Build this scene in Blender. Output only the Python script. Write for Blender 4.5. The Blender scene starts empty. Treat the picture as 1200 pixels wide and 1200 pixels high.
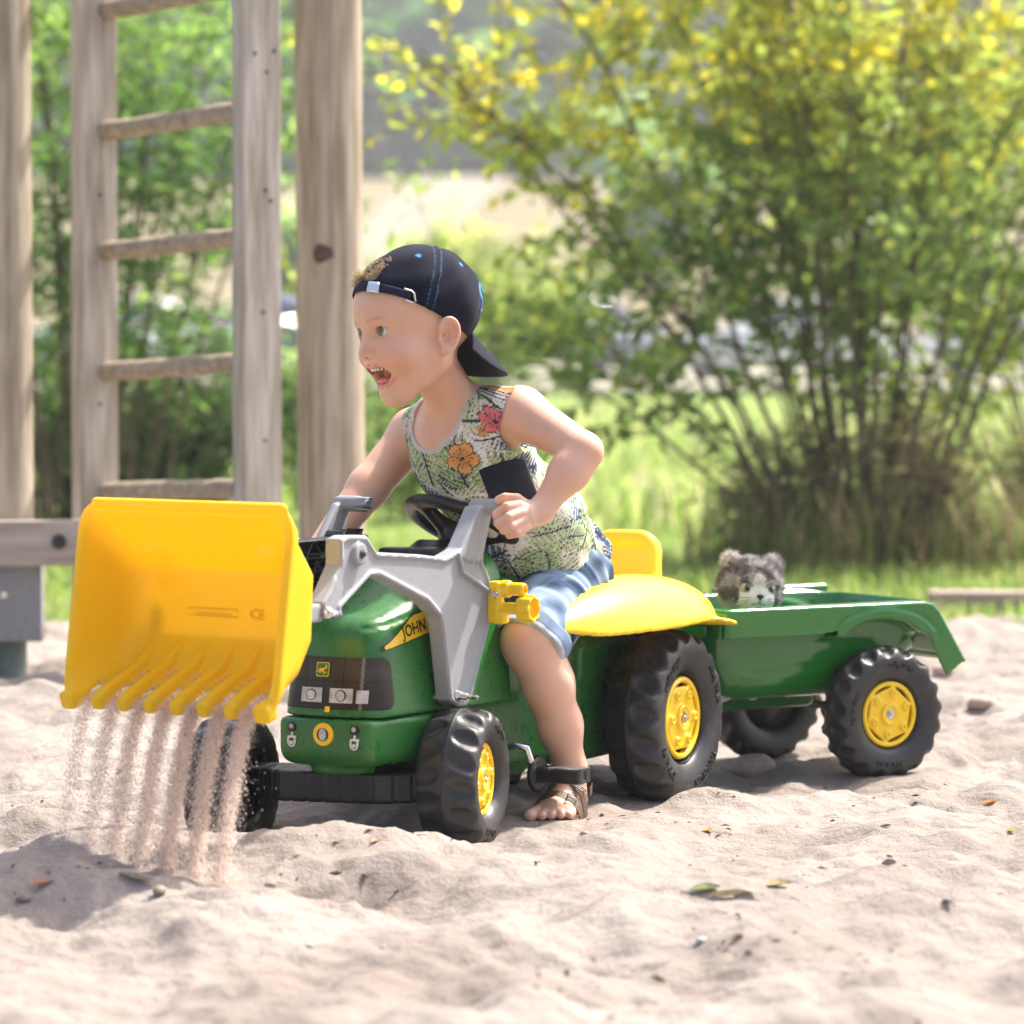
import bpy, bmesh, math, random, time
import numpy as np
from mathutils import Matrix, Vector

SC = bpy.context.scene
COL = SC.collection
rnd = random.Random(7)
rng = np.random.RandomState(11)
R_ = math.radians

# ---------------------------------------------------------------- camera, world, sun
cam_d = bpy.data.cameras.new("camera"); cam = bpy.data.objects.new("camera", cam_d); COL.objects.link(cam)
SC.camera = cam
cam_d.sensor_width = 24; cam_d.sensor_height = 24; cam_d.lens = 85
cam.location = (0, 0, .70); cam.rotation_euler = (R_(90 - 2.6), 0, 0)
cam_d.clip_start = .05; cam_d.clip_end = 1500
cam_d.dof.use_dof = True; cam_d.dof.focus_distance = 5.22; cam_d.dof.aperture_fstop = 3.2

SUN_DIR = Vector((.54, .45, 1.0)).normalized()      # towards the sun: behind and to the right
world = bpy.data.worlds.new("World"); SC.world = world; world.use_nodes = True
wn = world.node_tree.nodes; wl = world.node_tree.links; wn.clear()
sky = wn.new("ShaderNodeTexSky"); sky.sky_type = 'NISHITA'; sky.sun_disc = False
sky.sun_elevation = math.asin(SUN_DIR.z); sky.sun_rotation = math.atan2(SUN_DIR.x, SUN_DIR.y)
sky.air_density = .7; sky.dust_density = 5.0; sky.ozone_density = .3
bg = wn.new("ShaderNodeBackground"); bg.inputs[1].default_value = .135
wo = wn.new("ShaderNodeOutputWorld"); wl.new(sky.outputs[0], bg.inputs[0]); wl.new(bg.outputs[0], wo.inputs[0])
sun_d = bpy.data.lights.new("sun", 'SUN'); sun_d.energy = 3.9; sun_d.angle = R_(1.6); sun_d.color = (1, .93, .84)
sun = bpy.data.objects.new("sun", sun_d); COL.objects.link(sun)
sun.rotation_euler = (-SUN_DIR).to_track_quat('-Z', 'Y').to_euler()
SC.view_settings.view_transform = 'Standard'; SC.view_settings.look = 'None'
SC.view_settings.exposure = 1.45; SC.view_settings.gamma = 1

# ---------------------------------------------------------------- materials
def mat(name, col, rough=.5, spec=.5, metal=0, var=0, vscale=20, bump=0, bscale=60, trans=0, coat=0, col2=None,
        attr=None, sheen=0, sss=0, transl=0, detail=4, stretch=None, dust=0):
    m = bpy.data.materials.new(name); m.use_nodes = True
    nt = m.node_tree; N = nt.nodes; L = nt.links; b = N["Principled BSDF"]
    c = (*col, 1)
    b.inputs["Base Color"].default_value = c
    b.inputs["Roughness"].default_value = rough
    b.inputs["Specular IOR Level"].default_value = spec
    b.inputs["Metallic"].default_value = metal
    b.inputs["Coat Weight"].default_value = coat; b.inputs["Coat Roughness"].default_value = .08
    b.inputs["Transmission Weight"].default_value = trans
    b.inputs["Sheen Weight"].default_value = sheen
    if sss:
        b.inputs["Subsurface Weight"].default_value = sss
        b.inputs["Subsurface Radius"].default_value = (1, .35, .2); b.inputs["Subsurface Scale"].default_value = .012
    tc = N.new("ShaderNodeTexCoord"); src = tc.outputs["Object"]
    if stretch:
        mp = N.new("ShaderNodeMapping"); mp.inputs["Scale"].default_value = stretch; L.new(src, mp.inputs[0]); src = mp.outputs[0]
    cs = None
    if attr:
        a = N.new("ShaderNodeAttribute"); a.attribute_name = attr; cs = a.outputs["Color"]
    if var:
        n = N.new("ShaderNodeTexNoise"); n.inputs["Scale"].default_value = vscale; n.inputs["Detail"].default_value = detail
        L.new(src, n.inputs[0])
        r = N.new("ShaderNodeValToRGB"); e = r.color_ramp.elements
        e[0].position = .3; e[1].position = .7
        if col2 is None:
            e[0].color = (1 - var, 1 - var, 1 - var, 1); e[1].color = (1 + var, 1 + var, 1 + var, 1)
            mx = N.new("ShaderNodeMix"); mx.data_type = 'RGBA'; mx.blend_type = 'MULTIPLY'; mx.inputs[0].default_value = 1
            if cs: L.new(cs, mx.inputs[6])
            else: mx.inputs[6].default_value = c
            L.new(n.outputs[0], r.inputs[0]); L.new(r.outputs[0], mx.inputs[7]); cs = mx.outputs[2]
        else:
            e[0].color = c; e[1].color = (*col2, 1); L.new(n.outputs[0], r.inputs[0]); cs = r.outputs[0]
    if dust:
        n3 = N.new("ShaderNodeTexNoise"); n3.inputs["Scale"].default_value = 55; n3.inputs["Detail"].default_value = 8
        n3.inputs["Roughness"].default_value = .75
        L.new(tc.outputs["Object"], n3.inputs[0])
        mr = N.new("ShaderNodeMapRange"); mr.inputs[1].default_value = .52; mr.inputs[2].default_value = .75
        mr.inputs[3].default_value = 0; mr.inputs[4].default_value = dust; L.new(n3.outputs[0], mr.inputs[0])
        mx = N.new("ShaderNodeMix"); mx.data_type = 'RGBA'; L.new(mr.outputs[0], mx.inputs[0])
        if cs: L.new(cs, mx.inputs[6])
        else: mx.inputs[6].default_value = c
        mx.inputs[7].default_value = (.42, .34, .28, 1); cs = mx.outputs[2]
        rr = N.new("ShaderNodeMapRange"); rr.inputs[1].default_value = .4; rr.inputs[2].default_value = .8
        rr.inputs[3].default_value = rough; rr.inputs[4].default_value = min(1, rough + .35); L.new(n3.outputs[0], rr.inputs[0])
        L.new(rr.outputs[0], b.inputs["Roughness"])
    if cs: L.new(cs, b.inputs["Base Color"])
    if bump:
        n2 = N.new("ShaderNodeTexNoise"); n2.inputs["Scale"].default_value = bscale; n2.inputs["Detail"].default_value = 6
        L.new(src, n2.inputs[0]); bp = N.new("ShaderNodeBump"); bp.inputs["Strength"].default_value = min(1, bump)
        bp.inputs["Distance"].default_value = .004
        L.new(n2.outputs[0], bp.inputs["Height"]); L.new(bp.outputs[0], b.inputs["Normal"])
    if transl:
        t = N.new("ShaderNodeBsdfTranslucent"); s = N.new("ShaderNodeMixShader"); s.inputs[0].default_value = transl
        if cs: L.new(cs, t.inputs[0])
        else: t.inputs[0].default_value = c
        L.new(b.outputs[0], s.inputs[1]); L.new(t.outputs[0], s.inputs[2])
        L.new(s.outputs[0], N["Material Output"].inputs[0])
    m.use_backface_culling = False
    return m

M = dict(
    green=mat("green_plastic", (.019, .135, .022), .24, .5, dust=.10, bump=.05, bscale=8),
    green_t=mat("trailer_green_plastic", (.012, .150, .016), .14, .55, coat=.35, bump=.04, bscale=7),
    yellow=mat("yellow_plastic", (.88, .58, .012), .28, .5, bump=.06, bscale=9),
    yellow_b=mat("bucket_yellow_plastic", (.93, .66, .012), .36, .45, transl=.36, bump=.08, bscale=12, dust=.06),
    grey=mat("grey_plastic", (.27, .28, .30), .42, .45, var=.08, vscale=14, dust=.12),
    black=mat("black_plastic", (.012, .012, .014), .30, .5, dust=.08),
    tyre=mat("black_tyre_plastic", (.013, .014, .016), .36, .55, bump=.06, bscale=30, dust=.16),
    glass=mat("smoked_sticker", (.035, .030, .028), .22, .5, var=.5, vscale=9),
    chrome=mat("steel", (.65, .65, .66), .22, .5, metal=1),
    dark=mat("dark_metal", (.08, .08, .085), .4, .5, metal=.6),
    white=mat("white_print", (.72, .72, .70), .4),
    decal_y=mat("yellow_decal", (.90, .55, .01), .3), decal_k=mat("black_decal", (.01, .01, .01), .35),
    decal_g=mat("green_decal", (.02, .16, .03), .35), lampgrey=mat("headlight_print", (.5, .5, .5), .25, var=.35, vscale=60),
)

# ---------------------------------------------------------------- object helpers
def tag(o, label=None, cat=None, group=None, kind=None):
    if label: o["label"] = label
    if cat: o["category"] = cat
    if group: o["group"] = group
    if kind: o["kind"] = kind
    return o

def empty(name, loc=(0, 0, 0), rz=0, parent=None):
    o = bpy.data.objects.new(name, None); COL.objects.link(o); o.location = loc; o.rotation_euler = (0, 0, rz)
    o.empty_display_size = .05
    if parent: o.parent = parent
    return o

def obj(name, me, m=None, parent=None, smooth=True, sharp=None):
    if isinstance(me, bmesh.types.BMesh):
        b = me; me = bpy.data.meshes.new(name); b.normal_update(); b.to_mesh(me); b.free()
    if m: me.materials.clear(); me.materials.append(m)
    if smooth is not None: me.polygons.foreach_set("use_smooth", [smooth] * len(me.polygons))
    if sharp: me.set_sharp_from_angle(angle=R_(sharp))
    o = bpy.data.objects.new(name, me); COL.objects.link(o)
    if parent: o.parent = parent
    return o

def arr_mesh(name, V, Fc, cols=None):
    V = np.asarray(V, np.float32); Fc = np.asarray(Fc, np.int32); k = Fc.shape[1]
    me = bpy.data.meshes.new(name)
    me.vertices.add(len(V)); me.vertices.foreach_set("co", V.ravel())
    me.loops.add(Fc.size); me.loops.foreach_set("vertex_index", Fc.ravel())
    me.polygons.add(len(Fc)); me.polygons.foreach_set("loop_start", np.arange(0, Fc.size, k, dtype=np.int32))
    me.update(calc_edges=True)
    if cols is not None: add_cols(me, cols)
    return me

def add_cols(me, cols, name="col"):
    c = np.ones((len(cols), 4), np.float32); c[:, :3] = cols
    a = me.color_attributes.new(name, 'FLOAT_COLOR', 'POINT'); a.data.foreach_set("color", c.ravel())

def bm_box(bm, c, s, rot=None, bevel=0):
    r = bmesh.ops.create_cube(bm, size=1)
    mtx = Matrix.Translation(c) @ (rot.to_4x4() if rot is not None else Matrix()) @ Matrix.Diagonal((*s, 1))
    bmesh.ops.transform(bm, matrix=mtx, verts=r['verts'])
    if bevel:
        es = list({e for v in r['verts'] for e in v.link_edges})
        bmesh.ops.bevel(bm, geom=es, offset=bevel, segments=2, affect='EDGES', profile=.6)

def bm_cyl(bm, p0, p1, r0, r1=None, seg=20, caps=True, bevel=0):
    p0 = Vector(p0); p1 = Vector(p1); d = p1 - p0; r1 = r0 if r1 is None else r1
    q = Vector((0, 0, 1)).rotation_difference(d).to_matrix().to_4x4()
    r = bmesh.ops.create_cone(bm, cap_ends=caps, cap_tris=False, segments=seg, radius1=r0, radius2=r1, depth=d.length)
    bmesh.ops.transform(bm, matrix=Matrix.Translation((p0 + p1) / 2) @ q, verts=r['verts'])
    if bevel:
        es = [e for e in {e for v in r['verts'] for e in v.link_edges} if any(len(f.verts) > 4 for f in e.link_faces)]
        bmesh.ops.bevel(bm, geom=es, offset=bevel, segments=2, affect='EDGES')

def tube_arrays(P, rad, seg=8):
    P = np.asarray(P, float); n = len(P); rad = np.broadcast_to(rad, (n,))
    T = np.gradient(P, axis=0); T /= np.linalg.norm(T, axis=1)[:, None] + 1e-9
    up = np.array([.31, .17, .93]); A = np.cross(T, up); A /= np.linalg.norm(A, axis=1)[:, None] + 1e-9; B = np.cross(T, A)
    a = np.linspace(0, 2 * np.pi, seg, endpoint=False)
    V = P[:, None] + rad[:, None, None] * (np.cos(a)[None, :, None] * A[:, None] + np.sin(a)[None, :, None] * B[:, None])
    i, j = np.meshgrid(np.arange(n - 1), np.arange(seg), indexing='ij'); j2 = (j + 1) % seg
    Fc = np.stack([i * seg + j, i * seg + j2, (i + 1) * seg + j2, (i + 1) * seg + j], -1).reshape(-1, 4)
    return V.reshape(-1, 3), Fc

class Acc:                                     # gathers vertex and face arrays for one mesh
    def __init__(s): s.V = []; s.F = []; s.C = []; s.n = 0
    def add(s, V, Fc, c=None):
        V = np.asarray(V); s.V.append(V); s.F.append(np.asarray(Fc) + s.n); s.n += len(V)
        if c is not None: s.C.append(np.broadcast_to(np.asarray(c, float), (len(V), 3)))
    def tube(s, P, rad, seg=8, c=None): s.add(*tube_arrays(P, rad, seg), c)
    def mesh(s, name): return arr_mesh(name, np.concatenate(s.V), np.concatenate(s.F), np.concatenate(s.C) if s.C else None)

def lathe_mesh(name, prof, seg=48):            # profile of (radius, y), turned about the y axis
    prof = np.array(prof, float); n = len(prof); a = np.linspace(0, 2 * np.pi, seg, endpoint=False)
    V = np.stack([prof[:, None, 0] * np.cos(a), np.repeat(prof[:, 1:2], seg, 1), prof[:, None, 0] * np.sin(a)], -1).reshape(-1, 3)
    i, j = np.meshgrid(np.arange(n - 1), np.arange(seg), indexing='ij'); j2 = (j + 1) % seg
    return arr_mesh(name, V, np.stack([i * seg + j, i * seg + j2, (i + 1) * seg + j2, (i + 1) * seg + j], -1).reshape(-1, 4))

def text_mesh(s, size, depth=.0004, bold=0.0, res=3):
    c = bpy.data.curves.new("t", 'FONT'); c.body = s; c.size = size; c.extrude = depth; c.offset = bold; c.resolution_u = res
    c.align_x = 'CENTER'; c.align_y = 'CENTER'
    o = bpy.data.objects.new("t", c); COL.objects.link(o)
    me = bpy.data.meshes.new_from_object(o); bpy.data.objects.remove(o); bpy.data.curves.remove(c)
    return me

def poly_prism(bm, pts, y0, y1, M4=None):      # outline in (x, z), pushed along y
    a = [bm.verts.new((x, y0, z)) for x, z in pts]; b = [bm.verts.new((x, y1, z)) for x, z in pts]
    bm.faces.new(a); bm.faces.new(b[::-1])
    for i in range(len(a)):
        j = (i + 1) % len(a); bm.faces.new((a[j], a[i], b[i], b[j]))
    if M4 is not None: bmesh.ops.transform(bm, matrix=M4, verts=a + b)
    bmesh.ops.recalc_face_normals(bm, faces=bm.faces)

# ---------------------------------------------------------------- noise in numpy
_perm = np.random.RandomState(3).permutation(512)
_perm = np.concatenate([_perm, _perm, _perm])
_grad = np.random.RandomState(4).randn(512, 3); _grad /= np.linalg.norm(_grad, axis=1)[:, None]
def noise3(P):
    P = np.asarray(P, float); I = np.floor(P).astype(int); f = P - I; I &= 511; u = f * f * f * (f * (f * 6 - 15) + 10)
    out = 0
    for dx in (0, 1):
        for dy in (0, 1):
            for dz in (0, 1):
                h = _perm[_perm[_perm[(I[:, 0] + dx) & 511] + ((I[:, 1] + dy) & 511)] + ((I[:, 2] + dz) & 511)] & 511
                g = _grad[h]
                w = np.where(dx, u[:, 0], 1 - u[:, 0]) * np.where(dy, u[:, 1], 1 - u[:, 1]) * np.where(dz, u[:, 2], 1 - u[:, 2])
                out = out + w * (g[:, 0] * (f[:, 0] - dx) + g[:, 1] * (f[:, 1] - dy) + g[:, 2] * (f[:, 2] - dz))
    return out
def noise2(x, y, s=1.0, z=0.0):
    return noise3(np.stack([x * s, y * s, np.full_like(x, z)], -1))
def fbm2(x, y, s, o=4, z=0., g=.5):
    t = 0; a = 1
    for i in range(o): t = t + a * noise2(x, y, s, z + i * 7.3); s *= 2.03; a *= g
    return t
def sstep(a, b, x): t = np.clip((x - a) / (b - a), 0, 1); return t * t * (3 - 2 * t)

# ---------------------------------------------------------------- signed-distance modelling, meshed block by block
def smin(a, b, k):
    if k <= 0: return np.minimum(a, b)
    h = np.maximum(k - np.abs(a - b), 0) / k; return np.minimum(a, b) - h * h * k * .25
def smax(a, b, k): return -smin(-a, -b, k)
def vlen(P): return np.sqrt((P * P).sum(-1))
def d_ell(c, r, rot=None):
    c = np.array(c, float); r = np.array(r, float)
    def f(P):
        Q = P - c
        if rot is not None: Q = Q @ rot
        k0 = vlen(Q / r); k1 = vlen(Q / (r * r)); return k0 * (k0 - 1) / (k1 + 1e-9)
    m = r.max() if rot is not None else r
    return f, c - m, c + m
def d_cap(a, b, ra, rb=None):
    a = np.array(a, float); b = np.array(b, float); rb = ra if rb is None else rb
    ab = b - a; L2 = (ab * ab).sum() + 1e-12
    def f(P):
        h = np.clip(((P - a) @ ab) / L2, 0, 1); return vlen(P - a - h[..., None] * ab) - (ra + (rb - ra) * h)
    m = max(ra, rb); return f, np.minimum(a, b) - m, np.maximum(a, b) + m
def d_box(c, h, r=0., rot=None):
    c = np.array(c, float); h = np.array(h, float)
    def f(P):
        Q = P - c
        if rot is not None: Q = Q @ rot
        q = np.abs(Q) - (h - r); return vlen(np.maximum(q, 0)) + np.minimum(q.max(-1), 0) - r
    m = np.full(3, vlen(h)) if rot is not None else h
    return f, c - m, c + m
def d_cyl(a, b, rad, r=0.):
    a = np.array(a, float); b = np.array(b, float); ax = b - a; L = vlen(ax); ax = ax / L; mid = (a + b) / 2
    def f(P):
        Q = P - mid; t = Q @ ax; rr = vlen(Q - t[..., None] * ax)
        x = rr - rad + r; y = np.abs(t) - L / 2 + r
        return np.minimum(np.maximum(x, y), 0) + np.hypot(np.maximum(x, 0), np.maximum(y, 0)) - r
    return f, np.minimum(a, b) - rad, np.maximum(a, b) + rad
def d_tor(c, n, Rr, r):
    c = np.array(c, float); n = np.array(n, float); n /= vlen(n)
    def f(P):
        Q = P - c; t = Q @ n; rr = vlen(Q - t[..., None] * n); return np.hypot(rr - Rr, t) - r
    return f, c - Rr - r, c + Rr + r
def poly_sdf(pts):
    pts = np.array(pts, float)
    def f(x, y):
        d = np.full(x.shape, 1e9); s = np.ones(x.shape); n = len(pts)
        for i in range(n):
            a = pts[i]; b = pts[i - 1]; ex, ey = b - a; wx = x - a[0]; wy = y - a[1]
            t = np.clip((wx * ex + wy * ey) / (ex * ex + ey * ey + 1e-12), 0, 1)
            d = np.minimum(d, (wx - ex * t) ** 2 + (wy - ey * t) ** 2)
            c1 = y >= a[1]; c2 = y < b[1]; c3 = ex * wy > ey * wx
            s = np.where((c1 & c2 & c3) | (~c1 & ~c2 & ~c3), -s, s)
        return s * np.sqrt(d)
    return f
def rotm(ax, deg): return np.array(Matrix.Rotation(R_(deg), 3, ax))

class SDF:
    def __init__(s): s.ops = []; s.lo = np.full(3, 1e9); s.hi = -s.lo
    def u(s, prim, k=0.): s.ops.append(('u', *prim, k)); s.lo = np.minimum(s.lo, prim[1]); s.hi = np.maximum(s.hi, prim[2]); return s
    def c(s, prim, k=0.): s.ops.append(('c', *prim, k)); return s        # carve
    def i(s, prim, k=0.): s.ops.append(('i', *prim, k)); return s        # keep only inside
    def fn(s, f): s.ops.append(('f', f, None, None, 0)); return s         # free function of (P, d)
    def ev(s, P, lo, hi, near=1e9):
        d = np.full(P.shape[:-1], .5); hit = False
        for op, f, a, b, k in s.ops:
            if op == 'f': d = f(P, d); continue
            if op != 'i':
                m = k + .01
                if (lo > b + m).any() or (hi < a - m).any(): continue
            if op == 'u': d = smin(d, f(P), k); hit = True
            elif op == 'c' and hit: d = smax(d, -f(P), k)
            elif op == 'i' and hit: d = smax(d, f(P), k)
        return d, hit
    def mesh(s, name, h, B=22, pad=.012, near_test=True):
        _t = time.time()
        lo = np.floor((s.lo - pad) / h).astype(int); hi = np.ceil((s.hi + pad) / h).astype(int)
        ids = []; pos = []; quads = []; n = B + 2
        for bx in range(lo[0], hi[0], B):
            for by in range(lo[1], hi[1], B):
                for bz in range(lo[2], hi[2], B):
                    o = np.array([bx, by, bz]) - 1
                    plo = o * h; phi = (o + n) * h
                    mid = (plo + phi) / 2; half = vlen(phi - plo) / 2
                    if near_test:
                        dc, hit = s.ev(mid[None], plo, phi)
                        if not hit or abs(dc[0]) > half * 1.5 + .012: continue
                    G = (np.stack(np.meshgrid(*[np.arange(n)] * 3, indexing='ij'), -1) + o) * h
                    D, hit = s.ev(G, plo, phi)
                    if not hit: continue
                    S = D < 0
                    if S.all() or not S.any(): continue
                    sm = np.zeros((n - 1,) * 3 + (3,)); ct = np.zeros((n - 1,) * 3)
                    I = np.indices((n,) * 3).astype(float)
                    for ax in range(3):
                        s0 = [slice(None)] * 3; s1 = [slice(None)] * 3; s0[ax] = slice(0, -1); s1[ax] = slice(1, None)
                        a = D[tuple(s0)]; b = D[tuple(s1)]; cr = S[tuple(s0)] != S[tuple(s1)]
                        t = np.where(cr, a / np.where(a == b, 1, a - b), 0)
                        p = np.stack([I[q][tuple(s0)] for q in range(3)], -1); p[..., ax] += t; p *= cr[..., None]
                        o1, o2 = [q for q in range(3) if q != ax]
                        for d1 in (0, 1):
                            for d2 in (0, 1):
                                sl = [slice(None)] * 3; sl[o1] = slice(d1, n - 1 + d1); sl[o2] = slice(d2, n - 1 + d2)
                                sm += p[tuple(sl)]; ct += cr[tuple(sl)]
                        own = [slice(1, B + 1)] * 3
                        w = np.argwhere(cr[tuple(own)]) + 1
                        if len(w):
                            e1 = np.zeros(3, int); e1[o1] = 1; e2 = np.zeros(3, int); e2[o2] = 1
                            q = np.stack([w - e1 - e2, w - e2, w, w - e1], 1)
                            flip = ~S[tuple(w.T)] ^ (ax == 1)
                            q[flip] = q[flip][:, ::-1]
                            q = q + o + 100000
                            quads.append(q[..., 0] * (1 << 42) + q[..., 1] * (1 << 21) + q[..., 2])
                    w = np.argwhere(ct > 0)
                    pos.append((sm[tuple(w.T)] / ct[tuple(w.T)][:, None] + o) * h)
                    w = w + o + 100000; ids.append(w[:, 0] * (1 << 42) + w[:, 1] * (1 << 21) + w[:, 2])
        ids = np.concatenate(ids); pos = np.concatenate(pos); quads = np.concatenate(quads)
        uid, first = np.unique(ids, return_index=True)
        me = arr_mesh(name, pos[first], np.searchsorted(uid, quads))
        if time.time() - _t > 1: print('SDF', name, round(time.time() - _t, 1), len(quads))
        return me
def verts_of(me):
    v = np.empty(len(me.vertices) * 3, np.float32); me.vertices.foreach_get("co", v); return v.reshape(-1, 3)
def norms_of(me):
    v = np.empty(len(me.vertices) * 3, np.float32); me.vertices.foreach_get("normal", v); return v.reshape(-1, 3)
def relax(me, it=1, w=.5):                      # light Laplacian smoothing
    v = verts_of(me).astype(float); e = np.empty(len(me.edges) * 2, np.int32); me.edges.foreach_get("vertices", e); e = e.reshape(-1, 2)
    cnt = np.bincount(e.ravel(), minlength=len(v))[:, None]
    for _ in range(it):
        a = np.stack([np.bincount(e[:, 0], v[e[:, 1], k], len(v)) + np.bincount(e[:, 1], v[e[:, 0], k], len(v)) for k in range(3)], -1)
        v = v * (1 - w) + w * a / np.maximum(cnt, 1)
    me.vertices.foreach_set("co", v.astype(np.float32).ravel()); me.update()
def W(px, py, Y):                               # a place in the world at depth Y, read off the camera set above
    p = R_(2.6); f = np.array([0, math.cos(p), -math.sin(p)]); u = np.array([0, math.sin(p), math.cos(p)])
    r = f + (px - 600) / 4250 * np.array([1, 0, 0]) + (600 - py) / 4250 * u; return np.array([0, 0, .7]) + r * (Y / r[1])

# ================================================================ THE SAND
TX = (.095, 5.644); TH = R_(28)                 # tractor: ground point under the rear axle, heading
def t2w(s, y): return np.array([TX[0] - math.sin(TH) * s + math.cos(TH) * y, TX[1] - math.cos(TH) * s - math.sin(TH) * y])
RX = (.508, 5.986); RH = R_(59)
def r2w(s, y): return np.array([RX[0] - math.sin(RH) * s + math.cos(RH) * y, RX[1] - math.cos(RH) * s - math.sin(RH) * y])
def bumpg(x, y, cx, cy, sx, sy, h, ang=0):
    c, s = math.cos(ang), math.sin(ang); u = (x - cx) * c + (y - cy) * s; v = -(x - cx) * s + (y - cy) * c
    return h * np.exp(-(u / sx) ** 2 - (v / sy) ** 2)
WHEELS = [(-.063, 5.075, .098, -.007), (-.405, 5.13, .098, -.018), (.262, 5.555, .135, -.005), (-.082, 5.738, .135, 0), (.585, 5.86, .108, .003), (.42, 6.13, .108, .0)]
_fr = np.random.RandomState(21)
PITS = [(_fr.uniform(-2.6, 2.6), _fr.uniform(3.2, 9.0), _fr.uniform(.05, .12), _fr.uniform(.10, .2), _fr.uniform(.012, .032), _fr.uniform(0, 3.1)) for _ in range(640)]
def sand_h(x, y):
    x = np.asarray(x, float); y = np.asarray(y, float)
    far = sstep(3.0, 9.0, y)
    h = .030 * fbm2(x, y, 1.3, 3) + .032 * fbm2(x, y, 4.1, 3, 9.)
    r = 1 - np.abs(noise2(x + .05 * noise2(x, y, 9), y, 6.5, 3.)) * 2
    h = h + .0170 * r + .0150 * fbm2(x, y, 12, 3, 2.)
    h = h + .0026 * fbm2(x, y, 60, 2, 5.)
    for cx, cy, sx, sy, d, a in PITS:
        m = (np.abs(x - cx) < .45) & (np.abs(y - cy) < .45)
        if m.any():
            xm, ym = x[m], y[m]; e = bumpg(xm, ym, cx, cy, sx, sy, 1, a); e2 = bumpg(xm, ym, cx, cy, sx * 1.5, sy * 1.5, 1, a)
            h[m] += -d * 1.5 * e + d * .9 * e2 + d * .25 * e * noise2(xm, ym, 40)
    # where the wheels and the foot stand
    near = 0
    for cx, cy, rr, z in WHEELS:
        e = bumpg(x, y, cx, cy, .13, .13, 1); h = h * (1 - .9 * e) + (z + .006) * e
    e = bumpg(x, y, .09, 5.26, .12, .12, 1); h = h * (1 - .95 * e) + .013 * e
    # mound under the falling sand, ridges in front of the wheels
    h = h + bumpg(x, y, -.34, 4.74, .30, .16, .030) + bumpg(x, y, -.02, 4.78, .20, .07, .018, -.1) + bumpg(x, y, -.62, 4.85, .2, .12, .012)
    h = h + bumpg(x, y, .35, 5.33, .16, .05, .016, .3) + bumpg(x, y, .40, 4.25, .22, .10, .02) + bumpg(x, y, .22, 5.33, .08, .035, .012)
    h = h - bumpg(x, y, -.2, 5.05, .16, .10, .012)
    # tracks of the wheels raked by the trailer
    tr = sstep(.0, .05, np.sin((y - .25 * x) * 190) * .5 + .5) * bumpg(x, y, .72, 4.95, .20, .045, .0025, .2)
    return h + tr
def sheet(xs, ys, hf):
    X, Y = np.meshgrid(xs, ys, indexing='ij'); Z = hf(X.ravel(), Y.ravel())
    n, m = len(xs), len(ys); i, j = np.meshgrid(np.arange(n - 1), np.arange(m - 1), indexing='ij')
    q = np.stack([i * m + j, (i + 1) * m + j, (i + 1) * m + j + 1, i * m + j + 1], -1).reshape(-1, 4)
    return np.stack([X.ravel(), Y.ravel(), Z], -1), q
def edge_y(x): return 8.75 + .18 * noise2(np.atleast_1d(np.asarray(x, float)), np.zeros(np.size(x)), .9) + .12 * noise2(np.atleast_1d(np.asarray(x, float)), np.zeros(np.size(x)), 4)
ys = [3.25]
while ys[-1] < 9.6: ys.append(ys[-1] + max(.0066, .0022 * ys[-1] ** 1.02 - .0034))
xs = np.concatenate([np.linspace(-4.5, -1.35, 60)[:-1], np.linspace(-1.35, 1.35, 385), np.linspace(1.35, 4.5, 60)[1:]])
V, Q = sheet(xs, np.array(ys), sand_h)
msand = mat("sand", (.56, .465, .405), .95, .15)
N = msand.node_tree.nodes; L = msand.node_tree.links; pb = N["Principled BSDF"]
tc = N.new("ShaderNodeTexCoord")
def nz(scale, detail=4, rough=.6):
    n = N.new("ShaderNodeTexNoise"); n.inputs["Scale"].default_value = scale; n.inputs["Detail"].default_value = detail; n.inputs["Roughness"].default_value = rough
    L.new(tc.outputs["Object"], n.inputs[0]); return n
def ramp(n, stops):
    r = N.new("ShaderNodeValToRGB"); r.color_ramp.elements[0].position = stops[0][0]; r.color_ramp.elements[0].color = (*stops[0][1], 1)
    r.color_ramp.elements[1].position = stops[-1][0]; r.color_ramp.elements[1].color = (*stops[-1][1], 1)
    for p, c in stops[1:-1]: e = r.color_ramp.elements.new(p); e.color = (*c, 1)
    L.new(n.outputs[0], r.inputs[0]); return r
big = ramp(nz(2.2, 5), [(.35, (.255, .215, .188)), (.65, (.360, .317, .286))])
grain = ramp(nz(750, 3, .8), [(.25, (.50, .47, .45)), (.5, (1, 1, 1)), (.8, (1.3, 1.3, 1.3))])
speck = ramp(nz(170, 2, .5), [(.24, (.35, .3, .27)), (.30, (1, 1, 1))])
def mul(a, b):
    m = N.new("ShaderNodeMix"); m.data_type = 'RGBA'; m.blend_type = 'MULTIPLY'; m.inputs[0].default_value = 1
    L.new(a, m.inputs[6]); L.new(b, m.inputs[7]); return m.outputs[2]
L.new(mul(mul(big.outputs[0], grain.outputs[0]), speck.outputs[0]), pb.inputs["Base Color"])
b1 = N.new("ShaderNodeBump"); b1.inputs["Distance"].default_value = .0035; b1.inputs["Strength"].default_value = .8; L.new(nz(260, 6, .75).outputs[0], b1.inputs["Height"])
b2 = N.new("ShaderNodeBump"); b2.inputs["Distance"].default_value = .010; b2.inputs["Strength"].default_value = .9; L.new(nz(38, 5, .65).outputs[0], b2.inputs["Height"])
L.new(b1.outputs[0], b2.inputs["Normal"]); L.new(b2.outputs[0], pb.inputs["Normal"])
tag(obj("sand_ground", arr_mesh("sand_ground", V, Q), msand), kind='structure')
def sz(x, y): return float(sand_h(np.array([x]), np.array([y]))[0])

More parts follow.
